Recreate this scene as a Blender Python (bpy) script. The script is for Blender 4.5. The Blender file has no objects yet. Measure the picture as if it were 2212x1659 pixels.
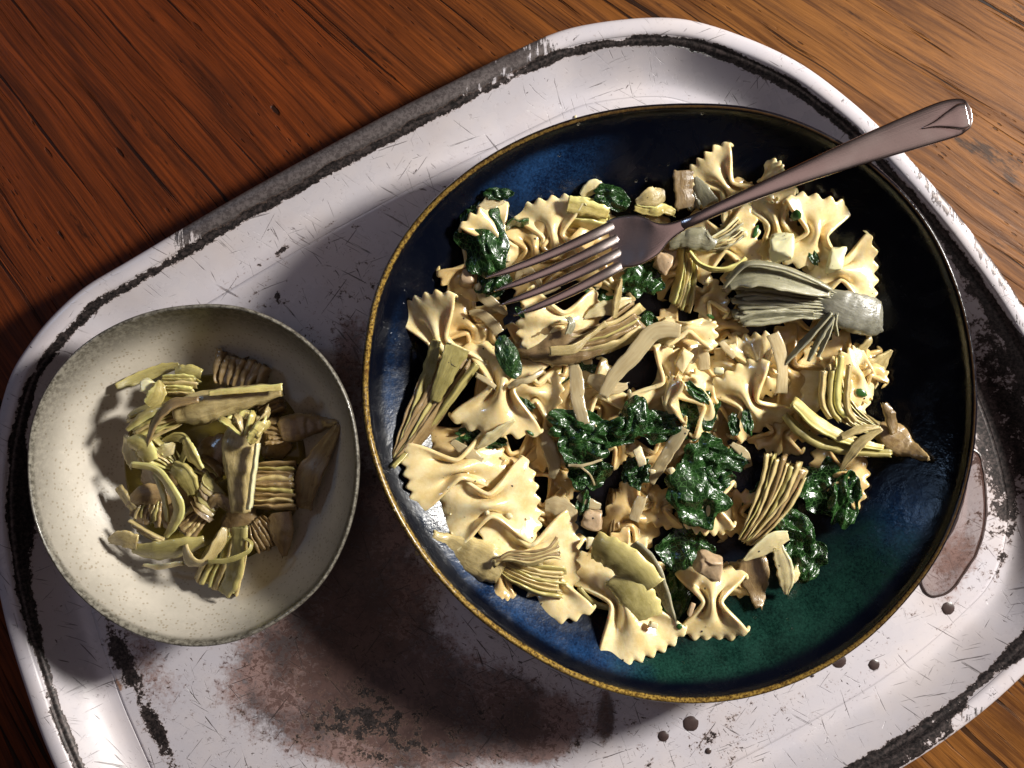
import bpy, bmesh, math, random
from mathutils import Vector, Matrix, noise
from mathutils.bvhtree import BVHTree
PI = math.pi
sc = bpy.context.scene
C = sc.collection

# ------------------------------------------------------------------ camera
H = 0.50                      # camera height over the table
K = 4.49e-4                   # metres per photo unit per metre of distance (photo 2212 x 1659 units)
cam = bpy.data.cameras.new('camera'); co = bpy.data.objects.new('camera', cam); C.objects.link(co)
co.location = (0, 0, H); co.rotation_euler = (0, 0, 0)
cam.sensor_width = 36; cam.lens = 36 / (2212 * K); cam.clip_start = 0.01; cam.clip_end = 20
sc.camera = co
sc.render.resolution_x = 1024; sc.render.resolution_y = 768

# ------------------------------------------------------------------ world and lamps
w = bpy.data.worlds.new('World'); sc.world = w; w.use_nodes = True
wb = w.node_tree.nodes['Background']; 
wt = w.node_tree; tcw = wt.nodes.new('ShaderNodeTexCoord'); sepw = wt.nodes.new('ShaderNodeSeparateXYZ'); rampw = wt.nodes.new('ShaderNodeValToRGB')
wt.links.new(tcw.outputs['Generated'], sepw.inputs[0]); wt.links.new(sepw.outputs[2], rampw.inputs[0]); wt.links.new(rampw.outputs[0], wb.inputs[0])
rampw.color_ramp.elements[0].position = 0.15; rampw.color_ramp.elements[0].color = (.10, .06, .055, 1)      # dim brown room
rampw.color_ramp.elements[1].position = 0.985; rampw.color_ramp.elements[1].color = (8.5, 6.4, 6.2, 1)      # narrow bright spot overhead, added for the fork to reflect
em_ = rampw.color_ramp.elements.new(.88); em_.color = (.70, .54, .55, 1)
wb.inputs[1].default_value = 0.048
def area(name, loc, aim, sx, sy, power, col):
    l = bpy.data.lights.new(name, 'AREA'); l.shape = 'RECTANGLE'; l.size = sx; l.size_y = sy
    l.energy = power; l.color = col
    o = bpy.data.objects.new(name, l); C.objects.link(o); o.location = loc
    o.rotation_euler = (Vector(aim) - Vector(loc)).to_track_quat('-Z', 'Y').to_euler()
    return o
area('window_light', (0.86, 0.32, 0.57), (0.04, 0, 0.02), 0.13, 0.16, 26.0, (1.0, 0.965, 0.90))
area('far_window_light', (-0.85, 0.38, 0.80), (0, 0, 0.02), 0.09, 0.12, 0.9, (0.42, 0.64, 1.0))
sc.view_settings.view_transform = 'Standard'; sc.view_settings.look = 'None'
sc.view_settings.exposure = 0.0; sc.view_settings.gamma = 1
sc.render.engine = 'CYCLES'

# ------------------------------------------------------------------ helpers
def P(x, y, z):               # photo unit + height in mm -> world
    d = (H - z / 1000.0) * K
    return Vector(((x - 1106) * d, -(y - 829.5) * d, z / 1000.0))
def reg(ox, oy, s): return lambda x, y: (ox + s * x, oy + s * y)
r1 = reg(822.9, 329.2, .2728); r2 = reg(1371.5, 274.3, .2728); r3 = reg(822.9, 658.3, .2728)
r4 = reg(1371.5, 658.3, .2976); r5 = reg(822.9, 1042.3, .2728); r6 = reg(1316.7, 1042.3, .2728)
r7 = reg(54.9, 630.9, .4664)
PX = 0.000205                 # metres per photo unit at food height
def props(o, label=None, cat=None, group=None, kind=None):
    if label: o['label'] = label
    if cat: o['category'] = cat
    if group: o['group'] = group
    if kind: o['kind'] = kind
    return o
def empty(name, loc, label, cat, group=None):
    o = bpy.data.objects.new(name, None); C.objects.link(o); o.location = loc; o.empty_display_size = 0.01
    return props(o, label, cat, group)
def link(name, verts, faces, mat, parent=None, smooth=True, origin=None, uvs=None, attrs=None):
    if origin is None: origin = parent.location if parent is not None else Vector((0, 0, 0))
    org = Vector(origin)
    me = bpy.data.meshes.new(name)
    me.from_pydata([tuple(Vector(v) - org) for v in verts], [], faces)
    if uvs is not None:
        ul = me.uv_layers.new(name='UVMap')
        for lo in me.loops: ul.data[lo.index].uv = uvs[lo.vertex_index]
    if attrs:
        for k, vals in attrs.items():
            a = me.attributes.new(k, 'FLOAT', 'POINT'); a.data.foreach_set('value', vals)
    me.polygons.foreach_set('use_smooth', [smooth] * len(me.polygons))
    me.materials.append(mat); me.update()
    o = bpy.data.objects.new(name, me); C.objects.link(o)
    if parent is not None: o.parent = parent
    else: o.location = org
    return o
def crom(pts, n, closed=False):
    m = len(pts); out = []
    segs = m if closed else m - 1
    for i in range(n):
        f = i / n * segs if closed else i / (n - 1) * segs
        k = min(int(f), segs - 1); t = f - k
        if closed: a, b, c, d = (pts[(k + j - 1) % m] for j in range(4))
        else: a, b, c, d = pts[max(k - 1, 0)], pts[k], pts[min(k + 1, m - 1)], pts[min(k + 2, m - 1)]
        out.append(tuple(0.5 * ((2 * b[q]) + (-a[q] + c[q]) * t + (2 * a[q] - 5 * b[q] + 4 * c[q] - d[q]) * t * t + (-a[q] + 3 * b[q] - 3 * c[q] + d[q]) * t ** 3) for q in range(len(b))))
    return out
def sstep(a, b, x):
    t = min(1, max(0, (x - a) / (b - a))); return t * t * (3 - 2 * t)

# ------------------------------------------------------------------ material builder
class M:
    def __init__(s, name):
        s.m = bpy.data.materials.new(name); s.m.use_nodes = True; s.t = s.m.node_tree
        s.b = s.t.nodes['Principled BSDF']
    def n(s, typ, **kw):
        nd = s.t.nodes.new(typ)
        for k, v in kw.items(): setattr(nd, k, v)
        return nd
    def put(s, sock, v):
        if isinstance(v, bpy.types.NodeSocket): s.t.links.new(v, sock)
        elif v is not None:
            try: sock.default_value = v
            except Exception: sock.default_value = (*v, 1)
    def set(s, **kw):
        names = dict(col='Base Color', rough='Roughness', metal='Metallic', coat='Coat Weight', coatr='Coat Roughness', nrm='Normal',
                     sss='Subsurface Weight', sssr='Subsurface Radius', ssss='Subsurface Scale', spec='Specular IOR Level', trans='Transmission Weight',
                     ior='IOR', alpha='Alpha', cnrm='Coat Normal', sheen='Sheen Weight')
        for k, v in kw.items(): s.put(s.b.inputs[names[k]], v)
        return s.m
    def uv(s): return s.n('ShaderNodeUVMap').outputs[0]
    def obj(s): return s.n('ShaderNodeTexCoord').outputs['Object']
    def pos(s): return s.n('ShaderNodeNewGeometry').outputs['Position']
    def attr(s, name): return s.n('ShaderNodeAttribute', attribute_name=name).outputs['Fac']
    def rand(s): return s.n('ShaderNodeObjectInfo').outputs['Random']
    def map(s, v, scale=(1, 1, 1), rot=(0, 0, 0), loc=(0, 0, 0)):
        nd = s.n('ShaderNodeMapping'); s.put(nd.inputs[0], v)
        nd.inputs['Scale'].default_value = scale; nd.inputs['Rotation'].default_value = rot; nd.inputs['Location'].default_value = loc
        return nd.outputs[0]
    def noise(s, v, scale, detail=4, rough=.55, dist=0, w=None):
        nd = s.n('ShaderNodeTexNoise'); s.put(nd.inputs['Vector'], v)
        if w is not None: nd.noise_dimensions = '4D'; s.put(nd.inputs['W'], w)
        nd.inputs['Scale'].default_value = scale; nd.inputs['Detail'].default_value = detail
        nd.inputs['Roughness'].default_value = rough; nd.inputs['Distortion'].default_value = dist
        return nd.outputs[0]
    def vor(s, v, scale, feat='F1', out=0, rnd=1):
        nd = s.n('ShaderNodeTexVoronoi', feature=feat); s.put(nd.inputs['Vector'], v); nd.inputs['Scale'].default_value = scale
        nd.inputs['Randomness'].default_value = rnd
        return nd.outputs[out]
    def math(s, op, a, b=None, clamp=False):
        nd = s.n('ShaderNodeMath', operation=op, use_clamp=clamp); s.put(nd.inputs[0], a)
        if b is not None: s.put(nd.inputs[1], b)
        return nd.outputs[0]
    def rng(s, v, a, b, c=0.0, d=1.0, smooth=True):
        nd = s.n('ShaderNodeMapRange', interpolation_type='SMOOTHSTEP' if smooth else 'LINEAR'); s.put(nd.inputs[0], v)
        for i, q in enumerate((a, b, c, d)): nd.inputs[i + 1].default_value = q
        return nd.outputs[0]
    def mix(s, f, a, b):
        nd = s.n('ShaderNodeMix', data_type='RGBA'); s.put(nd.inputs[0], f)
        for i, q in ((6, a), (7, b)):
            if isinstance(q, bpy.types.NodeSocket): s.t.links.new(q, nd.inputs[i])
            else: nd.inputs[i].default_value = (*q[:3], 1)
        return nd.outputs[2]
    def mul(s, a, b): return s.math('MULTIPLY', a, b)
    def bump(s, h, strength, dist, nrm=None):
        nd = s.n('ShaderNodeBump'); nd.inputs['Strength'].default_value = strength; nd.inputs['Distance'].default_value = dist
        s.put(nd.inputs['Height'], h)
        if nrm is not None: s.put(nd.inputs['Normal'], nrm)
        return nd.outputs[0]

def mat_wood():
    m = M('old_varnished_wood'); uv0 = m.uv()
    wn = m.n('ShaderNodeTexNoise'); m.put(wn.inputs['Vector'], m.map(uv0, (5, 9, 1))); wn.inputs['Scale'].default_value = 1; wn.inputs['Detail'].default_value = 3
    va = m.n('ShaderNodeVectorMath', operation='MULTIPLY_ADD'); m.put(va.inputs[0], wn.outputs['Color']); va.inputs[1].default_value = (.012, .020, 0); m.put(va.inputs[2], uv0); uv = va.outputs[0]
    g = m.noise(m.map(uv, (12, 230, 1)), 1, 8, .7, .6)
    g2 = m.noise(m.map(uv, (5, 60, 1)), 1, 5, .6, 1.0)
    big = m.noise(m.map(uv, (2, 9, 1)), 1, 3, .5)
    fine = m.noise(m.map(uv, (60, 900, 1)), 1, 3, .6)
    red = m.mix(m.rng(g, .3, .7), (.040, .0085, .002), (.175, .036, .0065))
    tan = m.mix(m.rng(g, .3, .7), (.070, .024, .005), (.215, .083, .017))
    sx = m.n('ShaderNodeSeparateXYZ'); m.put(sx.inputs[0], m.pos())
    across = m.math('ADD', sx.outputs[0], m.mul(big, .10))       # colour goes from red to tan towards the right
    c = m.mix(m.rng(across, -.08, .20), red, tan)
    c = m.mix(m.mul(m.rng(m.noise(m.map(uv, (9, 22, 1)), 1, 5, .65), .48, .72), .7), c, (.030, .008, .003))
    c = m.mix(m.mul(m.rng(g2, .52, .72), .6), c, (.03, .008, .003))
    c = m.mix(m.mul(m.rng(fine, .55, .75), .45), c, (.05, .014, .005))
    cr = m.noise(m.map(uv, (7, 230, 1)), 1, 5, .55, .3)
    crm = m.noise(m.map(uv, (4, 14, 3), loc=(3, 1, 0)), 1, 2)
    crack = m.mul(m.rng(cr, .42, .365), m.rng(crm, .44, .53))
    c = m.mix(m.mul(crack, .93), c, (.008, .003, .002))
    v = m.n('ShaderNodeTexVoronoi'); m.put(v.inputs['Vector'], m.map(uv, (55, 95, 1))); v.inputs['Scale'].default_value = 1
    wob = m.noise(m.map(uv, (300, 500, 1)), 1, 3)
    sep = m.n('ShaderNodeSeparateColor'); m.put(sep.inputs[0], v.outputs['Color'])
    pit = m.mul(m.rng(m.math('ADD', v.outputs['Distance'], m.mul(wob, .18)), .30, .20), m.mul(m.math('GREATER_THAN', sep.outputs[0], .80), m.rng(m.noise(m.map(uv, (8, 20, 1)), 1, 3), .45, .58)))
    v2 = m.n('ShaderNodeTexVoronoi'); m.put(v2.inputs['Vector'], m.map(uv, (160, 420, 1))); v2.inputs['Scale'].default_value = 1
    sep2 = m.n('ShaderNodeSeparateColor'); m.put(sep2.inputs[0], v2.outputs['Color'])
    pit2 = m.mul(m.rng(v2.outputs['Distance'], .34, .2), m.mul(m.math('GREATER_THAN', sep2.outputs[0], .82), m.rng(m.noise(m.map(uv, (6, 14, 1), (0, 0, 0), (4, 2, 0)), 1, 3), .48, .60)))
    dk = m.noise(m.map(uv, (13, 34, 1), (0, 0, 0), (7, 3, 0)), 1, 7, .72)
    c = m.mix(m.mul(m.rng(dk, .60, .68), .85), c, (.014, .005, .002))
    c = m.mix(m.mul(pit, .9), c, (.012, .005, .003)); c = m.mix(m.mul(pit2, .8), c, (.018, .006, .003))
    h = m.math('SUBTRACT', m.math('SUBTRACT', m.mul(g, .5), m.mul(crack, 1.2)), m.math('ADD', pit, m.mul(pit2, .6)))
    return m.set(col=c, rough=m.rng(g2, .3, .8, .42, .62), nrm=m.bump(h, .6, .0010), coat=0, spec=.14)

def mat_enamel():
    m = M('worn_white_enamel'); p = m.pos()
    n1 = m.noise(p, 130, 9, .68); n2 = m.noise(p, 650, 6, .7, .3); n3 = m.noise(p, 28, 4, .6)
    wear = m.attr('wear'); brown = m.attr('brown'); rust = m.attr('rust'); steel = m.attr('steel'); sa = m.attr('scratch')
    base = m.mix(m.rng(n3, .35, .7), (.50, .47, .505), (.56, .51, .52))
    sp = m.noise(p, 420, 4, .8)
    base = m.mix(m.mul(m.rng(sp, .60, .72), .4), base, (.25, .19, .17))
    base = m.mix(m.mul(m.rng(m.noise(p, 12, 4, .6), .5, .75), .35), base, (.40, .31, .27))
    scr = None
    for ang, off, th in ((.5, 0, .335), (-.35, 3, .325), (1.25, 7, .32), (2.2, 11, .315), (.9, 17, .32)):
        s_ = m.noise(m.map(p, (1, 1, 1), (0, 0, ang), (off, off, 0)), 1, 0)
        mp = m.map(m.map(p, (1, 1, 1), (0, 0, ang), (off, off, 0)), (38, 1050, 38))
        s_ = m.noise(mp, 1, 3, .5, .15)
        q = m.rng(s_, th, th - .03)
        k = m.noise(p, 26 + off, 3); q = m.mul(q, m.rng(m.math('ADD', k, m.mul(sa, .12)), .50, .60))
        scr = q if scr is None else m.math('MAXIMUM', scr, q)
    scr = m.mul(scr, m.math('ADD', sa, .25, True))
    bn = m.math('ADD', m.mul(n1, .62), m.mul(n2, .38))
    # short dark flecks where knives have cut the enamel
    fl = None
    for ang in (.3, 1.1, 2.3):
        mp = m.map(m.map(p, (1, 1, 1), (0, 0, ang)), (170, 620, 1)); f_ = m.rng(m.noise(mp, 1, 3, .6, .4), .335, .305)
        fl = f_ if fl is None else m.math('MAXIMUM', fl, f_)
    fl = m.mul(fl, m.rng(m.math('ADD', m.noise(p, 34, 5, .65), m.mul(sa, .22)), .60, .72))
    # brown burnt staining
    fib = m.noise(m.map(p, (260, 900, 1), (0, 0, .9)), 1, 4, .7, .6); fib2 = m.noise(m.map(p, (900, 240, 1), (0, 0, .4)), 1, 4, .7, .6)
    lowb = m.noise(p, 45, 5, .6)
    n5 = m.noise(p, 330, 8, .75, .5); bb = m.math('ADD', m.mul(m.math('ADD', fib, fib2), .08), m.math('ADD', m.math('ADD', m.mul(bn, .34), m.mul(n5, .28)), m.mul(lowb, .24)))
    bm_ = m.rng(m.math('ADD', bb, brown), .82, .97)
    bcol = m.mix(m.rng(m.math('ADD', m.mul(n5, .5), m.mul(lowb, .5)), .42, .57), (.030, .012, .009), (.26, .15, .125))
    c = m.mix(m.mul(bm_, .88), base, bcol)
    c = m.mix(m.mul(m.rng(m.math('ADD', m.math('ADD', m.mul(fib, .2), m.mul(n5, .8)), m.mul(brown, .30)), .66, .71), .75), c, (.06, .028, .022))
    rm = m.rng(m.math('ADD', n1, rust), .92, 1.06)
    c = m.mix(m.mul(rm, .8), c, (.30, .13, .045))
    c = m.mix(m.mul(scr, .9), c, (.04, .026, .024)); c = m.mix(m.mul(fl, .9), c, (.045, .026, .022))
    sn = m.math('ADD', m.math('ADD', m.mul(m.noise(m.map(p, (500, 60, 1), (0, 0, -.53 - 1.57)), 1, 6, .7), .6), m.mul(n1, .4)), steel)
    sn = m.math('ADD', m.mul(m.math('SUBTRACT', m.math('SUBTRACT', sn, steel), .5), 2.0), m.math('ADD', steel, .5)); sm = m.rng(sn, .98, 1.04)
    c = m.mix(sm, c, m.mix(m.rng(n2, .4, .6), (.085, .07, .068), (.17, .145, .14)))
    wn = m.math('ADD', m.mul(m.math('SUBTRACT', bn, .5), 1.5), m.math('ADD', wear, .5))
    c = m.mix(m.mul(m.rng(wn, .93, .985), .6), c, (.20, .12, .085))
    wm = m.rng(wn, .985, .998)
    c = m.mix(wm, c, m.mix(m.rng(n2, .4, .65), (.012, .010, .010), (.075, .058, .055)))
    wmx = m.math('MAXIMUM', wm, sm)
    h = m.math('SUBTRACT', m.mul(n3, .25), m.math('MAXIMUM', wmx, m.mul(m.math('MAXIMUM', scr, fl), .5)))
    return m.set(col=c, rough=m.math('ADD', .25, m.math('ADD', m.mul(wmx, .16), m.math('ADD', m.mul(bm_, .22), m.mul(m.rng(n3, .4, .6), .08)))), metal=m.mul(wmx, .5), nrm=m.bump(h, .7, .0007), coat=0)

def mat_bowl_dark():
    m = M('reactive_blue_green_glaze'); p = m.pos()
    n = m.noise(p, 900, 5, .75); n1 = m.noise(p, 60, 5, .6); n2 = m.noise(p, 14, 3, .5)
    green = m.attr('green'); rim = m.attr('rim'); blue = m.attr('blue')
    mot = m.rng(m.math('ADD', m.mul(n, .6), m.mul(n1, .4)), .36, .66)
    deep = (.0015, .0022, .0055)
    bl = m.mix(mot, (.002, .007, .026), (.016, .058, .16))
    gr = m.mix(mot, (.002, .011, .008), (.013, .054, .038))
    c = m.mix(m.rng(m.math('ADD', green, m.mul(n1, .5)), .55, .95), bl, gr)
    c = m.mix(m.rng(m.math('ADD', blue, m.mul(n2, .35)), .35, .95), deep, c)
    g = m.mix(m.rng(n, .38, .62), (.045, .020, .005), (.36, .23, .05))
    g = m.mix(m.rng(n1, .55, .75), g, (.10, .045, .012))
    rm = m.rng(m.math('ADD', rim, m.mul(m.math('SUBTRACT', n, .5), .5)), .35, .75)
    c = m.mix(rm, c, m.mix(m.rng(m.attr('gold_lit'), .15, .95), (.050, .026, .010), g))
    pits = m.mul(m.rng(m.vor(p, 480), .16, .05), m.rng(n1, .5, .6))
    return m.set(col=c, rough=m.rng(m.noise(p, 35, 4, .6, 1.0), .35, .65, .11, .30), nrm=m.bump(m.math('ADD', m.noise(p, 150, 5, .65), m.mul(pits, -.5)), .28, .0012), coat=.0, coatr=.08, spec=.30)

def mat_bowl_cream():
    m = M('speckled_cream_stoneware'); p = m.pos(); rim = m.attr('rim')
    n = m.noise(p, 500, 4, .7); n1 = m.noise(p, 50, 4, .6)
    v = m.n('ShaderNodeTexVoronoi'); m.put(v.inputs['Vector'], p); v.inputs['Scale'].default_value = 620
    sep = m.n('ShaderNodeSeparateColor'); m.put(sep.inputs[0], v.outputs['Color'])
    sp = m.mul(m.rng(v.outputs['Distance'], .42, .22), m.math('GREATER_THAN', sep.outputs[0], .55))
    base = m.mix(m.rng(n1, .3, .7), (.46, .42, .355), (.54, .49, .415))
    c = m.mix(m.mul(sp, m.math('ADD', .38, m.mul(rim, .5))), base, (.23, .17, .09))
    gz = m.mix(m.rng(n, .35, .65), (.055, .048, .036), (.24, .22, .18))
    c = m.mix(m.rng(m.math('ADD', rim, m.mul(m.math('SUBTRACT', n, .5), .45)), .18, .85), c, gz)
    out = m.attr('outside'); c = m.mix(out, c, (.035, .028, .022))
    return m.set(col=c, rough=.34, nrm=m.bump(m.math('SUBTRACT', m.noise(p, 160, 3), m.mul(sp, .3)), .15, .0008), coat=.12, coatr=.07, spec=.35)

def mat_pasta(name, a, b):
    m = M(name); o = m.obj(); r = m.rand()
    n = m.noise(o, 160, 4, .6, 0, m.mul(r, 9)); f = m.noise(o, 1500, 3, .7)
    c = m.mix(m.rng(n, .3, .7), a, b)
    c = m.mix(m.mul(m.rng(r, 0, 1), .35), c, tuple(q * .8 for q in a))
    h = m.math('ADD', m.mul(m.noise(o, 420, 4, .6, 0, m.mul(r, 5)), .8), m.mul(f, .1))
    wet = m.noise(o, 240, 3, .5, 0, m.mul(r, 5))
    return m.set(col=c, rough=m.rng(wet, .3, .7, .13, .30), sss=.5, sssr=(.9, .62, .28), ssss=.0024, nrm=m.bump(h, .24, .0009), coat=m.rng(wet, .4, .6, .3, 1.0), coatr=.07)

def mat_arti(name, a, b, edge, fib=1.0, sss=.15):
    m = M(name); uv = m.uv(); r = m.rand(); o = m.obj()
    off = m.n('ShaderNodeVectorMath', operation='ADD'); m.put(off.inputs[0], uv)
    cx = m.n('ShaderNodeCombineXYZ'); m.put(cx.inputs[0], m.mul(r, 17)); m.put(cx.inputs[1], m.mul(r, 29)); m.put(off.inputs[1], cx.outputs[0])
    u = off.outputs[0]
    f = m.noise(m.map(u, (3, 38, 1)), 1, 5, .6, .3); f2 = m.noise(m.map(u, (9, 120, 1)), 1, 3, .6)
    n = m.noise(o, 190, 5, .65, 0, r); sp = m.noise(o, 1400, 3, .7)
    c = m.mix(m.rng(m.math('ADD', m.mul(f, .55), m.mul(n, .45)), .34, .64), a, b)
    c = m.mix(m.mul(m.rng(f2, .52, .7), .28 * fib), c, edge)
    c = m.mix(m.mul(m.rng(sp, .55, .72), .3), c, tuple(q * .45 for q in a))
    c = m.mix(m.mul(m.rng(r, 0, 1), .34), c, tuple(q * .62 for q in a))
    syx = m.n('ShaderNodeSeparateXYZ'); m.put(syx.inputs[0], uv)
    c = m.mix(m.mul(m.rng(m.math('ADD', syx.outputs[1], m.mul(n, .3)), .42, .2), .55), c, tuple(min(.8, q * 1.45) for q in b))
    h = m.math('ADD', m.math('ADD', m.mul(f, .9), m.mul(f2, .35)), m.math('ADD', m.mul(n, .6), m.mul(sp, .12)))
    return m.set(col=c, rough=m.rng(n, .3, .7, .22, .42), nrm=m.bump(h, .36 * fib, .0009), sss=sss + .1, sssr=(.8, .6, .2), ssss=.0018, coat=.5, coatr=.12)

def mat_kale():
    m = M('wilted_dark_kale'); o = m.obj(); uv = m.uv(); r = m.rand()
    n = m.noise(o, 140, 4, .6, 0, r); f = m.noise(o, 700, 4, .6)
    vein = m.vor(m.map(uv, (7, 7, 1)), 1, 'DISTANCE_TO_EDGE')
    c = m.mix(m.rng(n, .3, .7), (.002, .008, .002), (.010, .038, .007))
    c = m.mix(m.mul(m.rng(m.rand(), .3, 1), .45), c, (.022, .075, .012))
    c = m.mix(m.rng(vein, .06, .0), c, (.06, .14, .04))
    h = m.math('ADD', m.mul(f, .35), m.math('ADD', m.mul(n, .6), m.rng(vein, .12, 0, 0, -.5)))
    return m.set(col=c, rough=.26, nrm=m.bump(h, .32, .0008), coat=.22, coatr=.14, spec=.4)

def mat_onion():
    m = M('soft_translucent_onion'); o = m.obj(); uv = m.uv(); r = m.rand()
    f = m.noise(m.map(uv, (2, 26, 1)), 1, 4, .6)
    c = m.mix(m.rng(f, .35, .65), (.50, .39, .21), (.60, .50, .30))
    c = m.mix(m.mul(m.rng(r, 0, 1), .4), c, (.42, .36, .22))
    return m.set(col=c, rough=.2, nrm=m.bump(m.math('ADD', m.mul(f, .4), m.noise(o, 300, 3)), .15, .0006), sss=.4, alpha=.74, sssr=(.8, .7, .5), ssss=.003, coat=.4, coatr=.1)

def mat_plain(name, col, rough=.4, sss=0.0, coat=0.0, spec=.5, bs=.3, sc_=400):
    m = M(name); o = m.obj(); n = m.noise(o, sc_, 5, .6)
    c = m.mix(m.rng(n, .3, .7), tuple(q * .75 for q in col), col)
    return m.set(col=c, rough=rough, sss=sss, sssr=(.8, .6, .3), ssss=.003, coat=coat, coatr=.12, spec=spec, nrm=m.bump(n, bs, .0007))

def mat_metal():
    m = M('brushed_fork_steel'); uv = m.uv(); o = m.obj()
    b = m.noise(m.map(uv, (2, 90, 1)), 1, 3, .6); n = m.noise(o, 45, 3, .5); s = m.noise(o, 1400, 3, .7)
    c = m.mix(m.rng(n, .3, .7), (.70, .58, .54), (.74, .63, .59))
    c = m.mix(m.mul(m.rng(s, .6, .75), .35), c, (.25, .18, .16))
    return m.set(col=c, metal=1.0, rough=m.rng(n, .3, .7, .19, .24), nrm=m.bump(m.math('ADD', b, m.mul(s, .5)), .12, .0004))

def mat_liquid(name, col, rough=.03, trans=1.0, ior=1.45):
    m = M(name); return m.set(col=(*col, 1), rough=rough, alpha=trans, ior=ior, nrm=m.bump(m.noise(m.obj(), 60, 3), .15, .001))

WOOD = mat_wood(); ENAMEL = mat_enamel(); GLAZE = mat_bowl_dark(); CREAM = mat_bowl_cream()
PASTA = mat_pasta('cooked_pasta', (.72, .55, .25), (.87, .75, .46))
PASTA_SHADE = mat_pasta('cooked_pasta_amber_shade', (.58, .40, .16), (.74, .57, .29))  # darker copy with shade put into the colour, for buried pasta
TAN = mat_arti('artichoke_tan', (.30, .225, .09), (.54, .43, .20), (.15, .10, .04))
WETGREY = mat_arti('artichoke_wet_grey_heart', (.10, .095, .07), (.22, .21, .16), (.05, .045, .03), .8)
GREY = mat_arti('artichoke_grey', (.17, .16, .10), (.32, .30, .20), (.08, .07, .045))
YEL = mat_arti('artichoke_yellow', (.46, .36, .10), (.66, .55, .22), (.34, .24, .07), .6, .25)
SHEET = mat_arti('artichoke_sheet', (.36, .30, .10), (.56, .48, .20), (.24, .18, .06), .35, .25)
OLIVE = mat_arti('artichoke_olive', (.25, .21, .07), (.42, .36, .13), (.17, .12, .04), .7)
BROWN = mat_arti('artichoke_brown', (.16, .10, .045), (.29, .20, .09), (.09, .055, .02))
PALE = mat_arti('artichoke_pale', (.56, .46, .22), (.72, .62, .36), (.42, .32, .14), .4, .3)
KALE = mat_kale(); ONION = mat_onion(); STEEL = mat_metal()
GARLIC = mat_plain('pale_garlic', (.74, .64, .40), .25, .4, .4)
CHUNK = mat_plain('pinkish_cream_chunk', (.50, .36, .22), .35, .3, .2)
HERB = mat_plain('chopped_herb', (.03, .10, .02), .3, 0, .3)
PEPPER = mat_plain('black_pepper', (.02, .014, .01), .6)
RUSTSPOT = mat_plain('dark_rust_spot', (.055, .035, .032), .35, 0, .2)

# ------------------------------------------------------------------ the table
def build_table():
    vx, vy = P(-1978, -2416, 0).xy
    V, F, U = [], [], []; N = 70; L = 1.6
    for j in range(N + 1):
        for i in range(N + 1):
            x, y = -L + 2 * L * i / N, -L + 2 * L * j / N
            V.append((x, y, 0)); r = math.hypot(x - vx, y - vy); a = math.atan2(y - vy, x - vx)
            U.append((r, a * 1.55))
    for j in range(N):
        for i in range(N):
            a = j * (N + 1) + i; F.append((a, a + 1, a + N + 2, a + N + 1))
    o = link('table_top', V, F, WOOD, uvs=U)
    so = o.modifiers.new('thick', 'SOLIDIFY'); so.thickness = .03; so.offset = -1
    props(o, 'dark reddish brown pine table top with grain cracks and pits', kind='structure')
build_table()

# ------------------------------------------------------------------ the tray
RIMZ = 25.0; FLZ = 5.0
TRAY = [(15, 820), (55, 750), (100, 692), (175, 622), (270, 565), (480, 440), (650, 345), (825, 250), (960, 182), (1106, 110), (1231, 58), (1406, 35), (1531, 50), (1706, 120),
        (1831, 208), (1930, 300), (2056, 442), (2140, 552), (2212, 658), (2290, 800), (2345, 960), (2370, 1110), (2350, 1260), (2295, 1375), (2212, 1462),
        (2106, 1555), (1956, 1659), (1700, 1800), (1400, 1950), (1050, 2080), (720, 2110), (430, 2050), (240, 1900), (115, 1659), (52, 1490), (5, 1330), (-25, 1150), (-22, 980)]
def tray_curve():
    pts = [P(x, y, RIMZ) for x, y in TRAY]
    dense = crom([tuple(p) for p in pts], 3000, True)
    L = [0]
    for i in range(len(dense)): L.append(L[-1] + (Vector(dense[(i + 1) % 3000]) - Vector(dense[i])).length)
    n = 560; out = []; k = 0
    for i in range(n):
        t = L[-1] * i / n
        while L[k + 1] < t: k += 1
        out.append(Vector(dense[k]).lerp(Vector(dense[(k + 1) % 3000]), (t - L[k]) / max(1e-9, L[k + 1] - L[k])))
    for _ in range(6): out = [(out[i - 1] + out[i] * 2 + out[(i + 1) % n]) / 4 for i in range(n)]
    return out
def g2(x, y, cx, cy, s, s2=None, ang=0):
    dx, dy = x - cx, y - cy; c, s_ = math.cos(ang), math.sin(ang)
    u, v = dx * c + dy * s_, -dx * s_ + dy * c; s2 = s2 or s
    return math.exp(-(u / s) ** 2 - (v / s2) ** 2)
def unpx(v):
    d = (H - v.z) * K; return v.x / d + 1106, -v.y / d + 829.5
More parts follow.
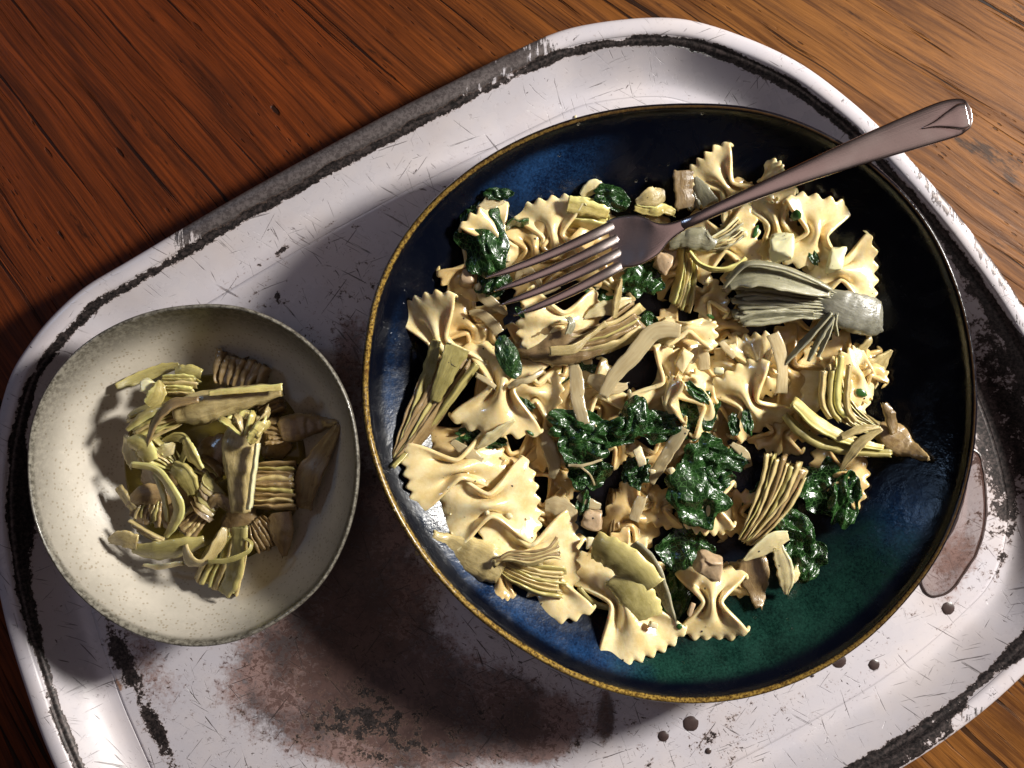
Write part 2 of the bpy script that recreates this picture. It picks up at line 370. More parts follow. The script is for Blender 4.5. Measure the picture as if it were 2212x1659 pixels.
def build_tray():
    cur = tray_curve(); n = len(cur)
    nrm = []
    for i in range(n):
        t = (cur[(i + 2) % n] - cur[i - 2]); nn = Vector((t.y, -t.x, 0)).normalized()   # outward or inward
        nrm.append(nn)
    cen = sum(cur, Vector()) / n
    if (cen - cur[0]).dot(nrm[0]) < 0: nrm = [-q for q in nrm]
    root = empty('serving_tray', P(1106, 900, 0), 'large worn white enamel tray with chipped dark edges under both bowls', 'tray')
    # profile: inward offset mm, height mm
    rim = [(1.2, 19.5), (.2, 20.2), (-.2, 22), (.3, 24), (1.6, 25.1), (3.5, 25.5), (5.5, 25.4), (7.2, 24.8), (8.2, 23.6)]
    wall = [(8.2, 23.6), (9.0, 22.6), (10.2, 22.1), (11.2, 21.2), (13, 18.5), (16, 14.5), (19.5, 10.5), (23, 7.4), (26, 5.7), (29, 5.1), (31.5, 5.0)]
    def ring(off, z):
        return [cur[i] + nrm[i] * (off / 1000) + Vector((0, 0, z / 1000 - cur[i].z)) for i in range(n)]
    def att(v, off):
        x, y = unpx(v)
        # dark line just inside the rim
        wr = (.66 + .22 * noise.noise(Vector((x * .006, y * .006, 3)))) * math.exp(-((off - 10.4) / 2.3) ** 2)
        wr += .60 * g2(x, y, 2190, 880, 110, 420, -.3) * sstep(8, 12, off) + .28 * g2(x, y, 2230, 1330, 80, 120) * sstep(8, 12, off)  # right wall darker: enamel wear together with shade put into the colour
        wr += .22 * g2(x, y, 1850, 1560, 330, 60, -.55) * math.exp(-((off - 6) / 6) ** 2)
        wr += (.62 * g2(x, y, 1960, 1610, 330, 110, -.55) + .30 * g2(x, y, 2210, 1420, 120, 60, -.7) - .75 * g2(x, y, 2130, 1480, 85, 45, -.62) - .42 * g2(x, y, 1885, 1595, 40, 40)) * sstep(.5, 2, off) * (1 - sstep(7, 10, off)) + .3 * g2(x, y, 1700, 1700, 200, 80, -.55) * (1 - sstep(7, 12, off))
        wr += .26 * g2(x, y, 1700, 170, 260, 30, .5) * sstep(8, 11, off) * (1 - sstep(14, 20, off)) + .06 * g2(x, y, 1650, 210, 300, 60, .5)
        wr += .45 * g2(x, y, 40, 1150, 60, 250) * sstep(8, 11, off) * (1 - sstep(14, 20, off)) + .50 * g2(x, y, 70, 1080, 60, 90)*sstep(11, 15, off)*(1 - sstep(20, 26, off))
        wr += .20 * math.exp(-((off - 28) / 1.3) ** 2) * (.5 + g2(x, y, 620, 560, 300))
        wr += .33 * g2(x, y, 262, 1410, 30, 60, -.3) + .36 * g2(x, y, 330, 1560, 16, 150, -.42)
        wr += .16 * g2(x, y, 800, 1560, 170, 90) + .33 * sstep(26, 31, off) * .9 + .05 * g2(x, y, 1100, 1580, 500, 90) + .06 * g2(x, y, 700, 700, 200) + .14 * g2(x, y, 1540, 1590, 120, 24, -.6) * 1
        wr += .34 * math.exp(-(off / 1.2) ** 2)
        wr += .38 * math.exp(-((off - 8.0) / 1.6) ** 2) * (.5 + .9 * noise.noise(Vector((x * .01, y * .01, 8)))) + .30 * g2(x, y, 2120, 520, 60, 330, -.6) * (1 - sstep(2, 6, off))
        for cx, cy, s in ((612, 530, 9), (600, 640, 5), (680, 470, 5)): wr += .5 * g2(x, y, cx, cy, s, s * 1.7, .6)
        st = (.95 * g2(x, y, 770, 290, 420, 100, -.53) + .4 * g2(x, y, 470, 450, 160, 60, -.53)) * (1 - sstep(9.5, 13, off)) + .30 * g2(x, y, 2120, 500, 90, 200, -.6) * (1 - sstep(3, 7, off)) * .9
        st += .34 * g2(x, y, 1130, 130, 120, 60, -.5) * (1 - sstep(8, 11, off)) + (.30 + .25 * noise.noise(Vector((x * .008, y * .008, 1)))) * (1 - sstep(7, 9, off)) * sstep(1400, 1900, x)
        st += .55 * g2(x, y, 2170, 830, 60, 300, -.2) * sstep(11, 14, off) * (1 - sstep(26, 32, off)) * .8
        st += .42 * g2(x, y, 1650, 1700, 300, 70, -.5) * sstep(10, 13, off) * (1 - sstep(20, 27, off)) * .0
        br = .66 * g2(x, y, 850, 1510, 130, 100, .4) + .22 * g2(x, y, 640, 1480, 130, 90) + .12 * g2(x, y, 760, 1400, 300, 230) + .27 * g2(x, y, 720, 1330, 210, 170) + .24 * g2(x, y, 1050, 1530, 300, 80, .1) + .24 * g2(x, y, 790, 1160, 150, 210) + .22*g2(x, y, 900, 1600, 260, 70)
        br += .30 * g2(x, y, 2060, 1210, 70, 120, .5) + .34 * g2(x, y, 1310, 1545, 14, 50) + .3 * g2(x, y, 760, 1190, 60, 250) + .40 * g2(x, y, 1130, 1560, 50, 90, -.6) + .3 * g2(x, y, 760, 760, 70, 120)
        br += .18 * g2(x, y, 300, 1400, 60, 200, -.3) + .16 + .10 * g2(x, y, 900, 1540, 700, 160)
        ru = .55 * g2(x, y, 268, 1500, 16, 110, -.4) + .34 * math.exp(-((off - 27.5) / 1.3) ** 2) * g2(x, y, 1750, 1480, 420, 60, -.55) * 2.2 + .3 * g2(x, y, 310, 1640, 20, 90)
        scr = .45 + .6 * g2(x, y, 1000, 1500, 700, 200) + .4 * g2(x, y, 720, 700, 150)
        return wr, br, ru, st, min(1, scr)
    def strip(name, prof, m_, per, fill=False):
        if per: prof = crom(prof, per)
        V, F, A = [], [], [[], [], [], [], []]
        offs = [q[0] for q in prof]
        rows = [ring(*q) for q in prof]
        if fill:
            last = rows[-1]; cm = sum(last, Vector()) / n; NR = 64
            for k in range(1, NR):
                t = k / NR; rows.append([q.lerp(cm, t) for q in last]); offs.append(31.5 + t * 200)
        for row, o_ in zip(rows, offs):
            for v in row:
                V.append(v)
                for a, q in zip(A, att(v, o_)): a.append(q)
        m2 = len(rows)
        for j in range(m2 - 1):
            for i in range(n):
                a, b = j * n + i, j * n + (i + 1) % n
                F.append((a, b, b + n, a + n))
        if fill: F.append(tuple(range((m2 - 1) * n, m2 * n)))
        # consistent upward normals
        v0, v1, v2 = V[F[len(F) // 2][0]], V[F[len(F) // 2][1]], V[F[len(F) // 2][2]]
        if (v1 - v0).cross(v2 - v0).z < 0: F = [tuple(reversed(f)) for f in F]
        o = link(name, V, F, m_, root, attrs=dict(zip(('wear', 'brown', 'rust', 'steel', 'scratch'), A)))
        s = o.modifiers.new('thick', 'SOLIDIFY'); s.thickness = .0008; s.offset = -1
        return o
    strip('rolled_rim', rim, ENAMEL, 22); strip('side_wall', wall, ENAMEL, 40)
    strip('tray_floor', [(31.5, 5.0), (33, 5.0)], ENAMEL, 0, True)
    rnd = random.Random(4)
    for x, y, s in ((1492, 1563, 17), (1433, 1590, 12), (1812, 1427, 16), (1888, 1436, 12), (1530, 1622, 7), (2048, 1314, 14), (1756, 1436, 14), (1755, 1459, 4), (1900, 1250, 3), (1838, 1397, 3), (1536, 1660, 4)):
        c = P(x, y, FLZ); V = [c + Vector((0, 0, .0006))]; F = []
        for q in range(16):
            r = s * PX * 1.08 * (1 + .16 * noise.noise(Vector((q * .8, x, y)))); a = q / 16 * 2 * PI
            V.append(c + Vector((math.cos(a) * r * .75, math.sin(a) * r * .75, .0005))); 
        for q in range(16):
            r = (V[1 + q] - c) * 1.33; V.append(c + Vector((r.x, r.y, .00015)))
        for q in range(16):
            e = (q + 1) % 16; F += [(0, 1 + q, 1 + e), (1 + q, 17 + q, 17 + e, 1 + e)]
        link('enamel_spot', V, F, RUSTSPOT, root)
build_tray()

# ------------------------------------------------------------------ the bowls
def build_bowl(name, label, outline, cx, cy, rimz, prof, mat, attf, cat='bowl'):
    c = P(cx, cy, rimz); c0 = Vector((c.x, c.y, FLZ / 1000))
    pol = []
    for x, y in outline:
        v = P(x, y, rimz) - c; pol.append((math.atan2(v.y, v.x) % (2 * PI), math.hypot(v.x, v.y)))
    pol.sort(); N = 220
    def rad(a):
        a %= 2 * PI
        m = len(pol)
        for i in range(m):
            a0 = pol[i][0]; a1 = pol[(i + 1) % m][0] + (2 * PI if i == m - 1 else 0); aa = a + (2 * PI if a < pol[0][0] else 0)
            if a0 <= aa <= a1:
                t = (aa - a0) / (a1 - a0); p = [pol[(i + q) % m][1] for q in (-1, 0, 1, 2)]
                return .5 * (2 * p[1] + (p[2] - p[0]) * t + (2 * p[0] - 5 * p[1] + 4 * p[2] - p[3]) * t * t + (3 * p[1] - p[0] - 3 * p[2] + p[3]) * t ** 3)
        return pol[0][1]
    R = [rad(i / N * 2 * PI) for i in range(N)]
    for _ in range(5): R = [(R[i - 1] + 2 * R[i] + R[(i + 1) % N]) / 4 for i in range(N)]
    pr = crom(prof, 110); Rm = sum(R) / N
    V, F, A = [], [], {}
    for k, (fr, z, tag_) in enumerate(pr):
        for i in range(N):
            a = i / N * 2 * PI; r = R[i] * fr if fr > .6 else (R[i] * fr / .6 * .6 * (fr / .6) + Rm * fr * (1 - fr / .6))
            V.append(Vector((c.x + math.cos(a) * r, c.y + math.sin(a) * r, z / 1000)))
            for kk, vv in attf(a, fr, tag_, *unpx(V[-1])).items(): A.setdefault(kk, []).append(vv)
    M_ = len(pr)
    for j in range(M_ - 1):
        for i in range(N):
            a, b = j * N + i, j * N + (i + 1) % N; F.append((a, b, b + N, a + N))
    o = link(name, V, F, mat, origin=c0, attrs=A)
    props(o, label, cat)
    return o, Rm, c
BIG = [(820, 620), (900, 480), (1030, 360), (1170, 285), (1330, 240), (1480, 228), (1650, 242), (1780, 290), (1900, 370), (2000, 480), (2062, 605), (2100, 760), (2107, 900), (2085, 1050),
       (2030, 1190), (1950, 1300), (1850, 1395), (1700, 1478), (1560, 1512), (1400, 1508), (1250, 1465), (1130, 1400), (1000, 1300), (900, 1180), (826, 1040), (790, 900), (793, 750)]
BP = [(.004, 9, 0), (.2, 9.2, 0), (.42, 10, 0), (.57, 14, 0), (.68, 20, 0), (.77, 26.3, 0), (.85, 33, 0), (.91, 38.6, 0), (.955, 43.4, 0), (.98, 47, .2), (.990, 49.6, .5), (1.0, 50.6, .6), (1.009, 49.6, .75), (1.01, 47, .9),
      (.985, 42, 1), (.93, 34, 1), (.86, 26, 1), (.76, 17, 1), (.64, 11, 1), (.54, 8, 1), (.52, 5.6, 1), (.49, 5.2, 1), (.47, 7, 1), (.2, 7, 1), (.004, 7, 1)]
def att_big(a, fr, t, x, y):
    ka = .55 + .45 * math.cos(a - math.radians(215)); rim = (.62 + .5 * ka) * math.exp(-((fr - .997) / (.004 + .0065 * ka)) ** 2) + (.18 if t > .65 else 0)  # ka: rim lighter at lower left, light painted into the gold
    green = .88 * g2(x, y, 1690, 1350, 430, 210, -.55) + .25 * g2(x, y, 1500, 1250, 250)
    blue = .65 * g2(x, y, 1080, 1330, 330, 110, .65) + .62 * g2(x, y, 1690, 1350, 400, 160, -.55) + .25 * g2(x, y, 1400, 1440, 160, 60) + .50 * g2(x, y, 830, 900, 80, 380) + .55 * g2(x, y, 1170, 370, 190, 90, -.4) + .42 * g2(x, y, 1990, 1130, 90, 90)  # last spot paints the blue window reflection into the glaze colour
    edge = 1 - .85 * sstep(.93, .975, fr)
    return dict(rim=rim, green=green, blue=blue * edge, gold_lit=ka)
big_bowl, BR, BC = build_bowl('pasta_bowl', 'large dark blue and green glazed bowl with golden brown rim holding the pasta', BIG, 1448, 870, 50.6, BP, GLAZE, att_big)
SMALL = [(62, 1030), (75, 900), (150, 775), (260, 700), (400, 664), (520, 668), (620, 710), (700, 780), (750, 870), (769, 960), (768, 1060), (740, 1170), (690, 1260), (600, 1338), (500, 1384), (400, 1393), (300, 1370), (200, 1310), (120, 1220), (75, 1120)]
SP = [(.004, 8.6, 0), (.25, 8.7, 0), (.45, 9.8, 0), (.6, 13, 0), (.72, 19, 0), (.82, 27, 0), (.9, 35.5, 0), (.95, 42, 0), (.975, 46, 0), (.988, 48.4, .4), (1.0, 49.3, .6), (1.012, 48.4, .8), (1.012, 46, 1),
      (.98, 39, 1), (.92, 30, 1), (.83, 20, 1), (.7, 12, 1), (.58, 8, 1), (.52, 5.6, 1), (.48, 5.2, 1), (.45, 7, 1), (.2, 7, 1), (.004, 7, 1)]
def att_small(a, fr, t, x, y):
    k = .75 + .25 * math.sin(a - .3)
    rim = max(math.exp(-((fr - 1.0) / .035) ** 2), .72 * math.exp(-((fr - 1.0) / .15) ** 2) * k * 1.1)
    return dict(rim=rim, outside=sstep(.7, .95, t))
small_bowl, SR, SCN = build_bowl('small_bowl', 'small cream speckled stoneware bowl with dark rim left of the big bowl', SMALL, 418, 1028, 49.3, SP, CREAM, att_small)
def prof_z(prof, fr):
    inner = [q for q in prof if q[2] < .5]
    for a, b in zip(inner, inner[1:]):
        if a[0] <= fr <= b[0]: return a[1] + (b[1] - a[1]) * (fr - a[0]) / (b[0] - a[0])
    return inner[-1][1]
def ZB(x, y, L):              # height (mm) of layer L of the food in the big bowl
    v = P(x, y, 35) - BC; r = math.hypot(v.x, v.y) / BR
    return max(prof_z(BP, min(r, .98)) + 3.2, 16 + 9 * r * r + 7.2 * L)
def ZS(x, y, L):
    v = P(x, y, 20) - SCN; r = math.hypot(v.x, v.y) / SR
    return max(prof_z(SP, min(r, .98)) + 2.5, 14 + 8.5 * L)

# ------------------------------------------------------------------ shapes
def farfalle(label, p1, p2, L1, L2, W=185, roll=0, seed=0, bend=2.5, pleat=2.6, wave=1.6, twist=0.0, curl=0.0, pinch=.25, mat=None, abs_z=False, teeth=6):
    z1 = L1 if abs_z else ZB(*p1, L1); z2 = L2 if abs_z else ZB(*p2, L2)
    A, B = P(*p1, z1), P(*p2, z2); mid = (A + B) / 2
    X = (B - A).normalized(); Y = Vector((0, 0, 1)).cross(X).normalized(); Z = X.cross(Y)
    q = Matrix.Rotation(math.radians(roll), 3, X); Y = q @ Y; Z = q @ Z
    hl = (B - A).length / 2; hw = W * PX / 2 * 1.08
    rnd = random.Random(seed * 7 + 1); ph = rnd.uniform(0, 6.28); ph2 = rnd.uniform(0, 6.28); sgn = rnd.choice((-1, 1))
    nu, nv = 24, teeth * 4; V, F, U = [], [], []
    for i in range(nu + 1):
        u = -1 + 2 * i / nu; a = abs(u); s = 1 if u > 0 else -1
        w_ = hw * (pinch + (1 - pinch) * math.sin(PI / 2 * min(1, a * 1.02)) ** 1.35)
        g = math.exp(-(a / .30) ** 2); g2_ = math.exp(-((a - .35) / .3) ** 2)
        for j in range(nv + 1):
            v = -1 + 2 * j / nv
            t = (j % 4) / 4; tri = 1 - abs(2 * t - 1)          # points between
            e = sstep(.80, 1, a)
            x = hl * u * (1 - .05 * e) + s * ((tri - .5) * .0036 * e - .0035 * v * v * e * sstep(.4, 1, abs(v)) )
            x -= s * .0016 * sstep(.0, 1, a) * v * v
            y = w_ * v * (1 + .03 * math.sin(ph + 3 * u))
            z = pleat / 1000 * (g * math.cos(2 * PI * v * .95) * 1.25 + .28 * g2_ * math.cos(2 * PI * v * .9) * (1 - g))
            z += wave / 1000 * a * a * math.sin(PI * v * 1.15 + ph + s * .7) + bend / 1000 * (a ** 2 - .3) * (-1)
            z += curl / 1000 * max(0, v * sgn) ** 2 * 5 * a
            z += .0007 * math.sin(5 * v + ph2) * math.sin(3 * u + ph) + .0009 * noise.noise(Vector((u * 1.7, v * 1.7, seed * 3.1)))
            z -= .0006 * e * (tri - .5) * s
            th = twist * u
            y, z = y * math.cos(th) - z * math.sin(th), y * math.sin(th) + z * math.cos(th)
            V.append(mid + X * x + Y * y + Z * z); U.append((u, v))
    for i in range(nu):
        for j in range(nv):
            a = i * (nv + 1) + j; F.append((a, a + 1, a + nv + 2, a + nv + 1))
    o = link('farfalle_pasta', V, F, mat or PASTA, origin=mid, uvs=U)
    m = o.modifiers.new('t', 'SOLIDIFY'); m.thickness = .0020; m.offset = 0
    m = o.modifiers.new('s', 'SUBSURF'); m.levels = 1; m.render_levels = 1
    return props(o, label, 'pasta', 'farfalle in the big bowl')

def ribbon_mesh(pts, cup=0.0, rough=.25, seed=0, n=22, m=10, jag=0.0, ex=.55, wob=0.0, ridge=0.0):
    """pts: (Vector pos, width, thick, roll_rad)"""
    flat = [(*p[0], p[1], p[2], p[3]) for p in pts]
    c = crom(flat, n); V, F, U = [], [], []
    for i in range(n):
        p = Vector(c[i][:3]); a = Vector(c[max(i - 1, 0)][:3]); b = Vector(c[min(i + 1, n - 1)][:3])
        T = (b - a).normalized(); S = Vector((0, 0, 1)).cross(T)
        S = S.normalized() if S.length > 1e-4 else Vector((0, 1, 0)); N = T.cross(S)
        q = Matrix.Rotation(c[i][5], 3, T); S = q @ S; N = q @ N
        w_, t_ = max(c[i][3], .0002), max(c[i][4], .00015)
        for k in range(m):
            a_ = 2 * PI * k / m; cx, sy = math.cos(a_), math.sin(a_)
            sx = math.copysign(abs(cx) ** ex, cx); ss = math.copysign(abs(sy) ** .7, sy)
            wv = 1 + (wob * 1.6 * noise.noise(Vector((i * .33, seed * 1.7, 4.0 if sx > 0 else 0.0))) if wob else 0)
            pos = p + S * (sx * w_ / 2 * wv) + N * (ss * t_ / 2 * (1 + ridge * math.sin(sx * 11 + seed)) + cup * w_ * (1 - sx * sx) * .5 + (ridge * t_ * .35 * math.sin(sx * 7 + seed * 2) if ridge else 0))
            if i in (0, n - 1) and jag: pos += T * jag * .001 * noise.noise(Vector((sx * 3, seed, i)) )* 2
            d = noise.noise_vector(pos * 260 + Vector((seed, 0, 0))) * rough * .001 + noise.noise_vector(pos * 900 + Vector((seed, 7, 0))) * (rough * .0004 if rough > .5 else 0)
            V.append(pos + d); U.append((i / n * 2, (k if k <= m / 2 else m - k) / m * 1.0))
    for i in range(n - 1):
        for k in range(m):
            a, b = i * m + k, i * m + (k + 1) % m; F.append((a, b, b + m, a + m))
    for e in (0, n - 1):
        ring = list(range(e * m, e * m + m)); F.append(tuple(reversed(ring)) if e == 0 else tuple(ring))
    F = [tuple(reversed(f)) for f in F]
    return V, F, U
def strip(name, label, cat, pts, mat, zf=None, thick=.9, cup=0.0, rough=.3, seed=0, n=24, group=None, parent=None, jag=1.6, m=18):
    """pts: (x, y, layer, width in photo units, roll in degrees)"""
    zf = zf or ZB; L = []
    for q in pts: L.append((P(q[0], q[1], zf(q[0], q[1], q[2])), q[3] * PX, (thick if len(q) < 6 else q[5]) / 1000, math.radians(q[4])))
    art = mat is not ONION; V, F, U = ribbon_mesh(L, cup, rough, seed, n + 6, m, jag, .62, .13 if art else .07, .30 if art else .05)
    if parent is not None: return link(name, V, F, mat, parent, uvs=U)
    o = link(name, V, F, mat, origin=L[len(L) // 2][0], uvs=U)
    return props(o, label, cat, group)

def arti(label, root, end, n, w0, w1, Lr, Le, mat, depth=7.0, bend=0.0, gap=.92, heart=None, seed=0, lean=78, zf=None, jit=1.0, fan=.55, over=0.0, hook=0.0, heart_mat=None, mats=None, group=None, slope=0.0):
    """wedge of artichoke: leaves (cut edges up) running from the heart at root to end; heart = list of (x, y, layer, width, height mm)"""
    zf = zf or ZB; rnd = random.Random(seed); n = int(round(n * 1.15))
    rx, ry = root; ex, ey = end; dx, dy = ex - rx, ey - ry; Ln = math.hypot(dx, dy); dx /= Ln; dy /= Ln; nx, ny = -dy, dx
    z_r, z_e = zf(rx, ry, Lr), zf(ex, ey, Le)
    o = empty('artichoke_wedge', P(rx, ry, z_r - depth * .6), label, 'artichoke', group)
    for i in range(n):
        t = (i + .5) / n * 2 - 1
        ln = 1 + jit * rnd.uniform(-.13, .07); tw = rnd.uniform(-10, 10) * jit; tf = rnd.uniform(.6, 1.25); ph = rnd.uniform(0, 6.28); dz = rnd.uniform(-.8, .8) * jit + slope * t
        pts = []
        sp_ = w1 / n * gap * PX
        for k in range(7):
            s = k / 6 * ln; f = min(s, 1) ** fan
            lat = t * (w0 + (w1 - w0) * f) / 2 + bend * 4 * s * (1 - s) * .5 + hook * s * s + jit * w1 * (.02 * math.sin(ph + 4 * s) + .012 * math.sin(ph * 3 + 9 * s))
            x = rx + dx * s * Ln + nx * lat; y = ry + dy * s * Ln + ny * lat
            z = z_r + (z_e - z_r) * s + dz * s - depth * .5 + over * math.sin(PI * min(1, s))
            th = sp_ * (.30 + .70 * min(1, s * 1.7)) * tf * rnd.uniform(.88, 1.1)
            dp = depth * (.65 + .35 * math.sin(PI * min(1, .15 + s * .8))) / 1000
            pts.append((P(x, y, z), dp, th, math.radians(lean + 8 * t * (1 if lean < 89 else 0) + tw * s + rnd.uniform(-3, 3))))
        V, F, U = ribbon_mesh(pts, 0.0, .34, seed + i, 22, 10, 1.6 * jit, ex=.7, wob=.12)
        mm = (mats[i % len(mats)] if mats else mat)
        link('leaf', V, F, mm, o, uvs=U)
    bp = []
    for k in range(7):
        s = k / 6 * .93; f = s ** fan; lat = bend * 2 * s * (1 - s) + hook * s * s
        x = rx + dx * s * Ln + nx * lat; y = ry + dy * s * Ln + ny * lat
        bp.append((P(x, y, z_r + (z_e - z_r) * s - depth * .60 + over * math.sin(PI * s)), (w0 + (w1 - w0) * f) * PX * .9, depth * .62 / 1000, 0))
    V, F, U = ribbon_mesh(bp, 0.0, .5, seed + 99, 22, 16, 1.5, .6, .08, .2)
    link('leaf_base', V, F, mat, o, uvs=U)
    if heart:
        pts = [(P(x, y, zf(x, y, L) - h_ * .5), w_ * PX, h_ / 1000, 0) for x, y, L, w_, h_ in heart]
        V, F, U = ribbon_mesh(pts, 0.0, .9, seed, 34, 24, .6, ex=.5)
        link('heart', V, F, heart_mat or mat, o, uvs=U)
    return o

def kale(label, cx, cy, L, a, b, rot=0, seed=0, amp=5.0, lobes=.28, tilt=(0, 0), cup=0.0, zf=None, name='kale_leaf', fold=0.0):
    zf = zf or ZB; z0 = zf(cx, cy, L); c = P(cx, cy, z0); V, F, U = [], [], []
    NR, NA = 20, 60; rt = Matrix.Rotation(math.radians(-rot), 3, 'Z') @ Matrix.Rotation(math.radians(tilt[0]), 3, 'X') @ Matrix.Rotation(math.radians(tilt[1]), 3, 'Y')
    for i in range(NR + 1):
        for j in range(NA):
            th = 2 * PI * j / NA; r = i / NR
            rr = r * (1 + r * lobes * (noise.noise(Vector((math.cos(th) * 2.2, math.sin(th) * 2.2, seed))) * 1.3 + .35 * noise.noise(Vector((math.cos(th) * 8, math.sin(th) * 8, seed + 5)))))
            x, y = rr * math.cos(th), rr * math.sin(th)
            q = Vector((x * 2.0, y * 2.0, seed * 4.7))
            q = q * .55; d = (1 - abs(noise.noise(q)) * 2.4) * .75 + noise.noise(q * 1.9) * .8 + (1 - abs(noise.noise(q * 2.8)) * 2.5) * .16 + noise.noise(q * 5) * .06
            wv = noise.noise_vector(q * 1.3 + Vector((9, 1, 2)))
            px_, py_ = (x + .16 * wv.x) * a * PX * .56, (y + .16 * wv.y) * b * PX * .56
            z = (d * amp * .68 - cup * r * r - fold * abs(y)) / 1000
            V.append(c + rt @ Vector((px_, py_, z))); U.append((x, y))
    for i in range(NR):
        for j in range(NA):
            A_, B_ = i * NA + j, i * NA + (j + 1) % NA
            F.append((A_, A_ + NA, B_ + NA, B_))
    o = link(name, V, F, KALE, origin=c, uvs=U)
    m = o.modifiers.new('t', 'SOLIDIFY'); m.thickness = .00045; m.offset = 0
    m = o.modifiers.new('s', 'SUBSURF'); m.levels = 1; m.render_levels = 1
    return props(o, label, 'leaf', 'wilted kale in the big bowl')

def chunk(name, label, cat, x, y, L, sx, sy, sz, mat, seed=0, rot=0, zf=None, tilt=0, group=None, z=None, pts=9):
    zf = zf or ZB; c = P(x, y, zf(x, y, L) if z is None else z); rnd = random.Random(seed); bm = bmesh.new()
    rt = Matrix.Rotation(math.radians(-rot), 3, 'Z') @ Matrix.Rotation(math.radians(tilt), 3, 'X')
    for i in range(8):
        v = Vector(((1 if i & 1 else -1) * rnd.uniform(.45, 1.15), (1 if i & 2 else -1) * rnd.uniform(.45, 1.15), (1 if i & 4 else -1) * rnd.uniform(.7, 1.05)))
        bm.verts.new(rt @ Vector((v.x * sx * PX / 2, v.y * sy * PX / 2, v.z * sz / 2000)))
    bmesh.ops.convex_hull(bm, input=bm.verts)
    sm = min(sx * PX, sy * PX, sz / 1000)
    bmesh.ops.bevel(bm, geom=list(bm.edges), offset=sm * .15, segments=2, affect='EDGES', profile=.6)
    bmesh.ops.subdivide_edges(bm, edges=list(bm.edges), cuts=1, use_grid_fill=True)
    for v in bm.verts: v.co += noise.noise_vector(v.co * 300 + Vector((seed, 0, 0))) * sm * .14
    me = bpy.data.meshes.new(name); bm.to_mesh(me); bm.free(); me.materials.append(mat)
    me.polygons.foreach_set('use_smooth', [True] * len(me.polygons))
    o = bpy.data.objects.new(name, me); C.objects.link(o); o.location = c
    return props(o, label, cat, group)
# ------------------------------------------------------------------ pasta in the big bowl
F_ = farfalle
F_('pale bow tie by the left wall with its toothed end pointing up and left', r1(300, 1120), r1(640, 1830), 1.6, 1.0, 150, 28, 1, curl=1.2)
F_('amber pasta bow tie lying under the left wedge of artichoke, below the kale', r1(600, 1380), r3(1060, 560), 1.0, 1.0, 215, -8, 2, mat=PASTA_SHADE, wave=1)
F_('small toothed pasta end poking out beside the foot of the upright kale leaf', r1(560, 1120), r1(850, 720), .8, .6, 110, 12, 3, mat=PASTA_SHADE)
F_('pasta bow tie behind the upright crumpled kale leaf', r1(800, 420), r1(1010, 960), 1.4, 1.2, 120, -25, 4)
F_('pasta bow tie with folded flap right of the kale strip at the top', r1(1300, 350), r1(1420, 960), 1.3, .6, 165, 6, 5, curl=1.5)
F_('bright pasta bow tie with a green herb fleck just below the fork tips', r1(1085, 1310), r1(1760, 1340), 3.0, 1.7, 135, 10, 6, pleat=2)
F_('dim pasta bow tie under the fork tines', r1(1000, 1020), r1(1750, 800), 1.2, 1.1, 140, 0, 7, mat=PASTA_SHADE)
F_('pasta piece shaded under the root of the fork tines', r1(1300, 740), r1(1900, 650), .2, .2, 130, 12, 8, mat=PASTA_SHADE)
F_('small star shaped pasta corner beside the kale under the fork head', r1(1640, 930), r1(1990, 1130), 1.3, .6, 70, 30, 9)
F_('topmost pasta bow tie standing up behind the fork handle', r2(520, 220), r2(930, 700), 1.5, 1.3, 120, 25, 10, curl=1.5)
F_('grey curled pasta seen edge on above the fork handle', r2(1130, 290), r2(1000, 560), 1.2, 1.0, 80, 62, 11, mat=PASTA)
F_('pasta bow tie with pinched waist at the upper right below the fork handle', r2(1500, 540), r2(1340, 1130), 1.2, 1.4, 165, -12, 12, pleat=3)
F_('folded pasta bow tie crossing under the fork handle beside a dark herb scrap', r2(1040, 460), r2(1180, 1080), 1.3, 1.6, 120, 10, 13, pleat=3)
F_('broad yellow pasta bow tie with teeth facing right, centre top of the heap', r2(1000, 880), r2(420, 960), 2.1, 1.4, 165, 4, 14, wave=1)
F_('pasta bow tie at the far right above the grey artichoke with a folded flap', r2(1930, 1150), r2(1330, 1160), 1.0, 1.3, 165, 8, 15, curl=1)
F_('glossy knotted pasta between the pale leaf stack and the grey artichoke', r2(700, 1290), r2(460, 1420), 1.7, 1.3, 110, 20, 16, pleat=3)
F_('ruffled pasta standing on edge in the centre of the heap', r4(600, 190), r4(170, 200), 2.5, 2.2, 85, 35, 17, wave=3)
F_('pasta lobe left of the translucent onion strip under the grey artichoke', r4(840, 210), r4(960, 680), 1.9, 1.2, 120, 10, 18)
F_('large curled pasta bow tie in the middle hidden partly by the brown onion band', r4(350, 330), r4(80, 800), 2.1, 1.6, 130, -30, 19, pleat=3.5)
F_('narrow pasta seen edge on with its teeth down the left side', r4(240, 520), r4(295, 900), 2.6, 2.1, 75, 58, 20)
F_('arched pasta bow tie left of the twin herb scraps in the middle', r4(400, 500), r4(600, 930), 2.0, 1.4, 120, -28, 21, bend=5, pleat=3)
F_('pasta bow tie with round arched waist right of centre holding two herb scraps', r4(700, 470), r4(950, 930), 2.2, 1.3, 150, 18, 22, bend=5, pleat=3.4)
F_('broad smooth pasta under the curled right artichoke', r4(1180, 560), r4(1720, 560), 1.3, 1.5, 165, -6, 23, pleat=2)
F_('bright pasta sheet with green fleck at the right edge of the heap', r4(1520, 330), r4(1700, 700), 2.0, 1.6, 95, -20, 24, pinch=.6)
F_('dim pasta point sticking out to the right of the heap', r4(1800, 420), r4(1560, 560), 1.4, 1.5, 90, 10, 25, mat=PASTA_SHADE)
F_('dark shaded pasta with teeth below the right artichoke', r4(1700, 1270), r4(1260, 1200), .0, .4, 150, 10, 26, mat=PASTA_SHADE)
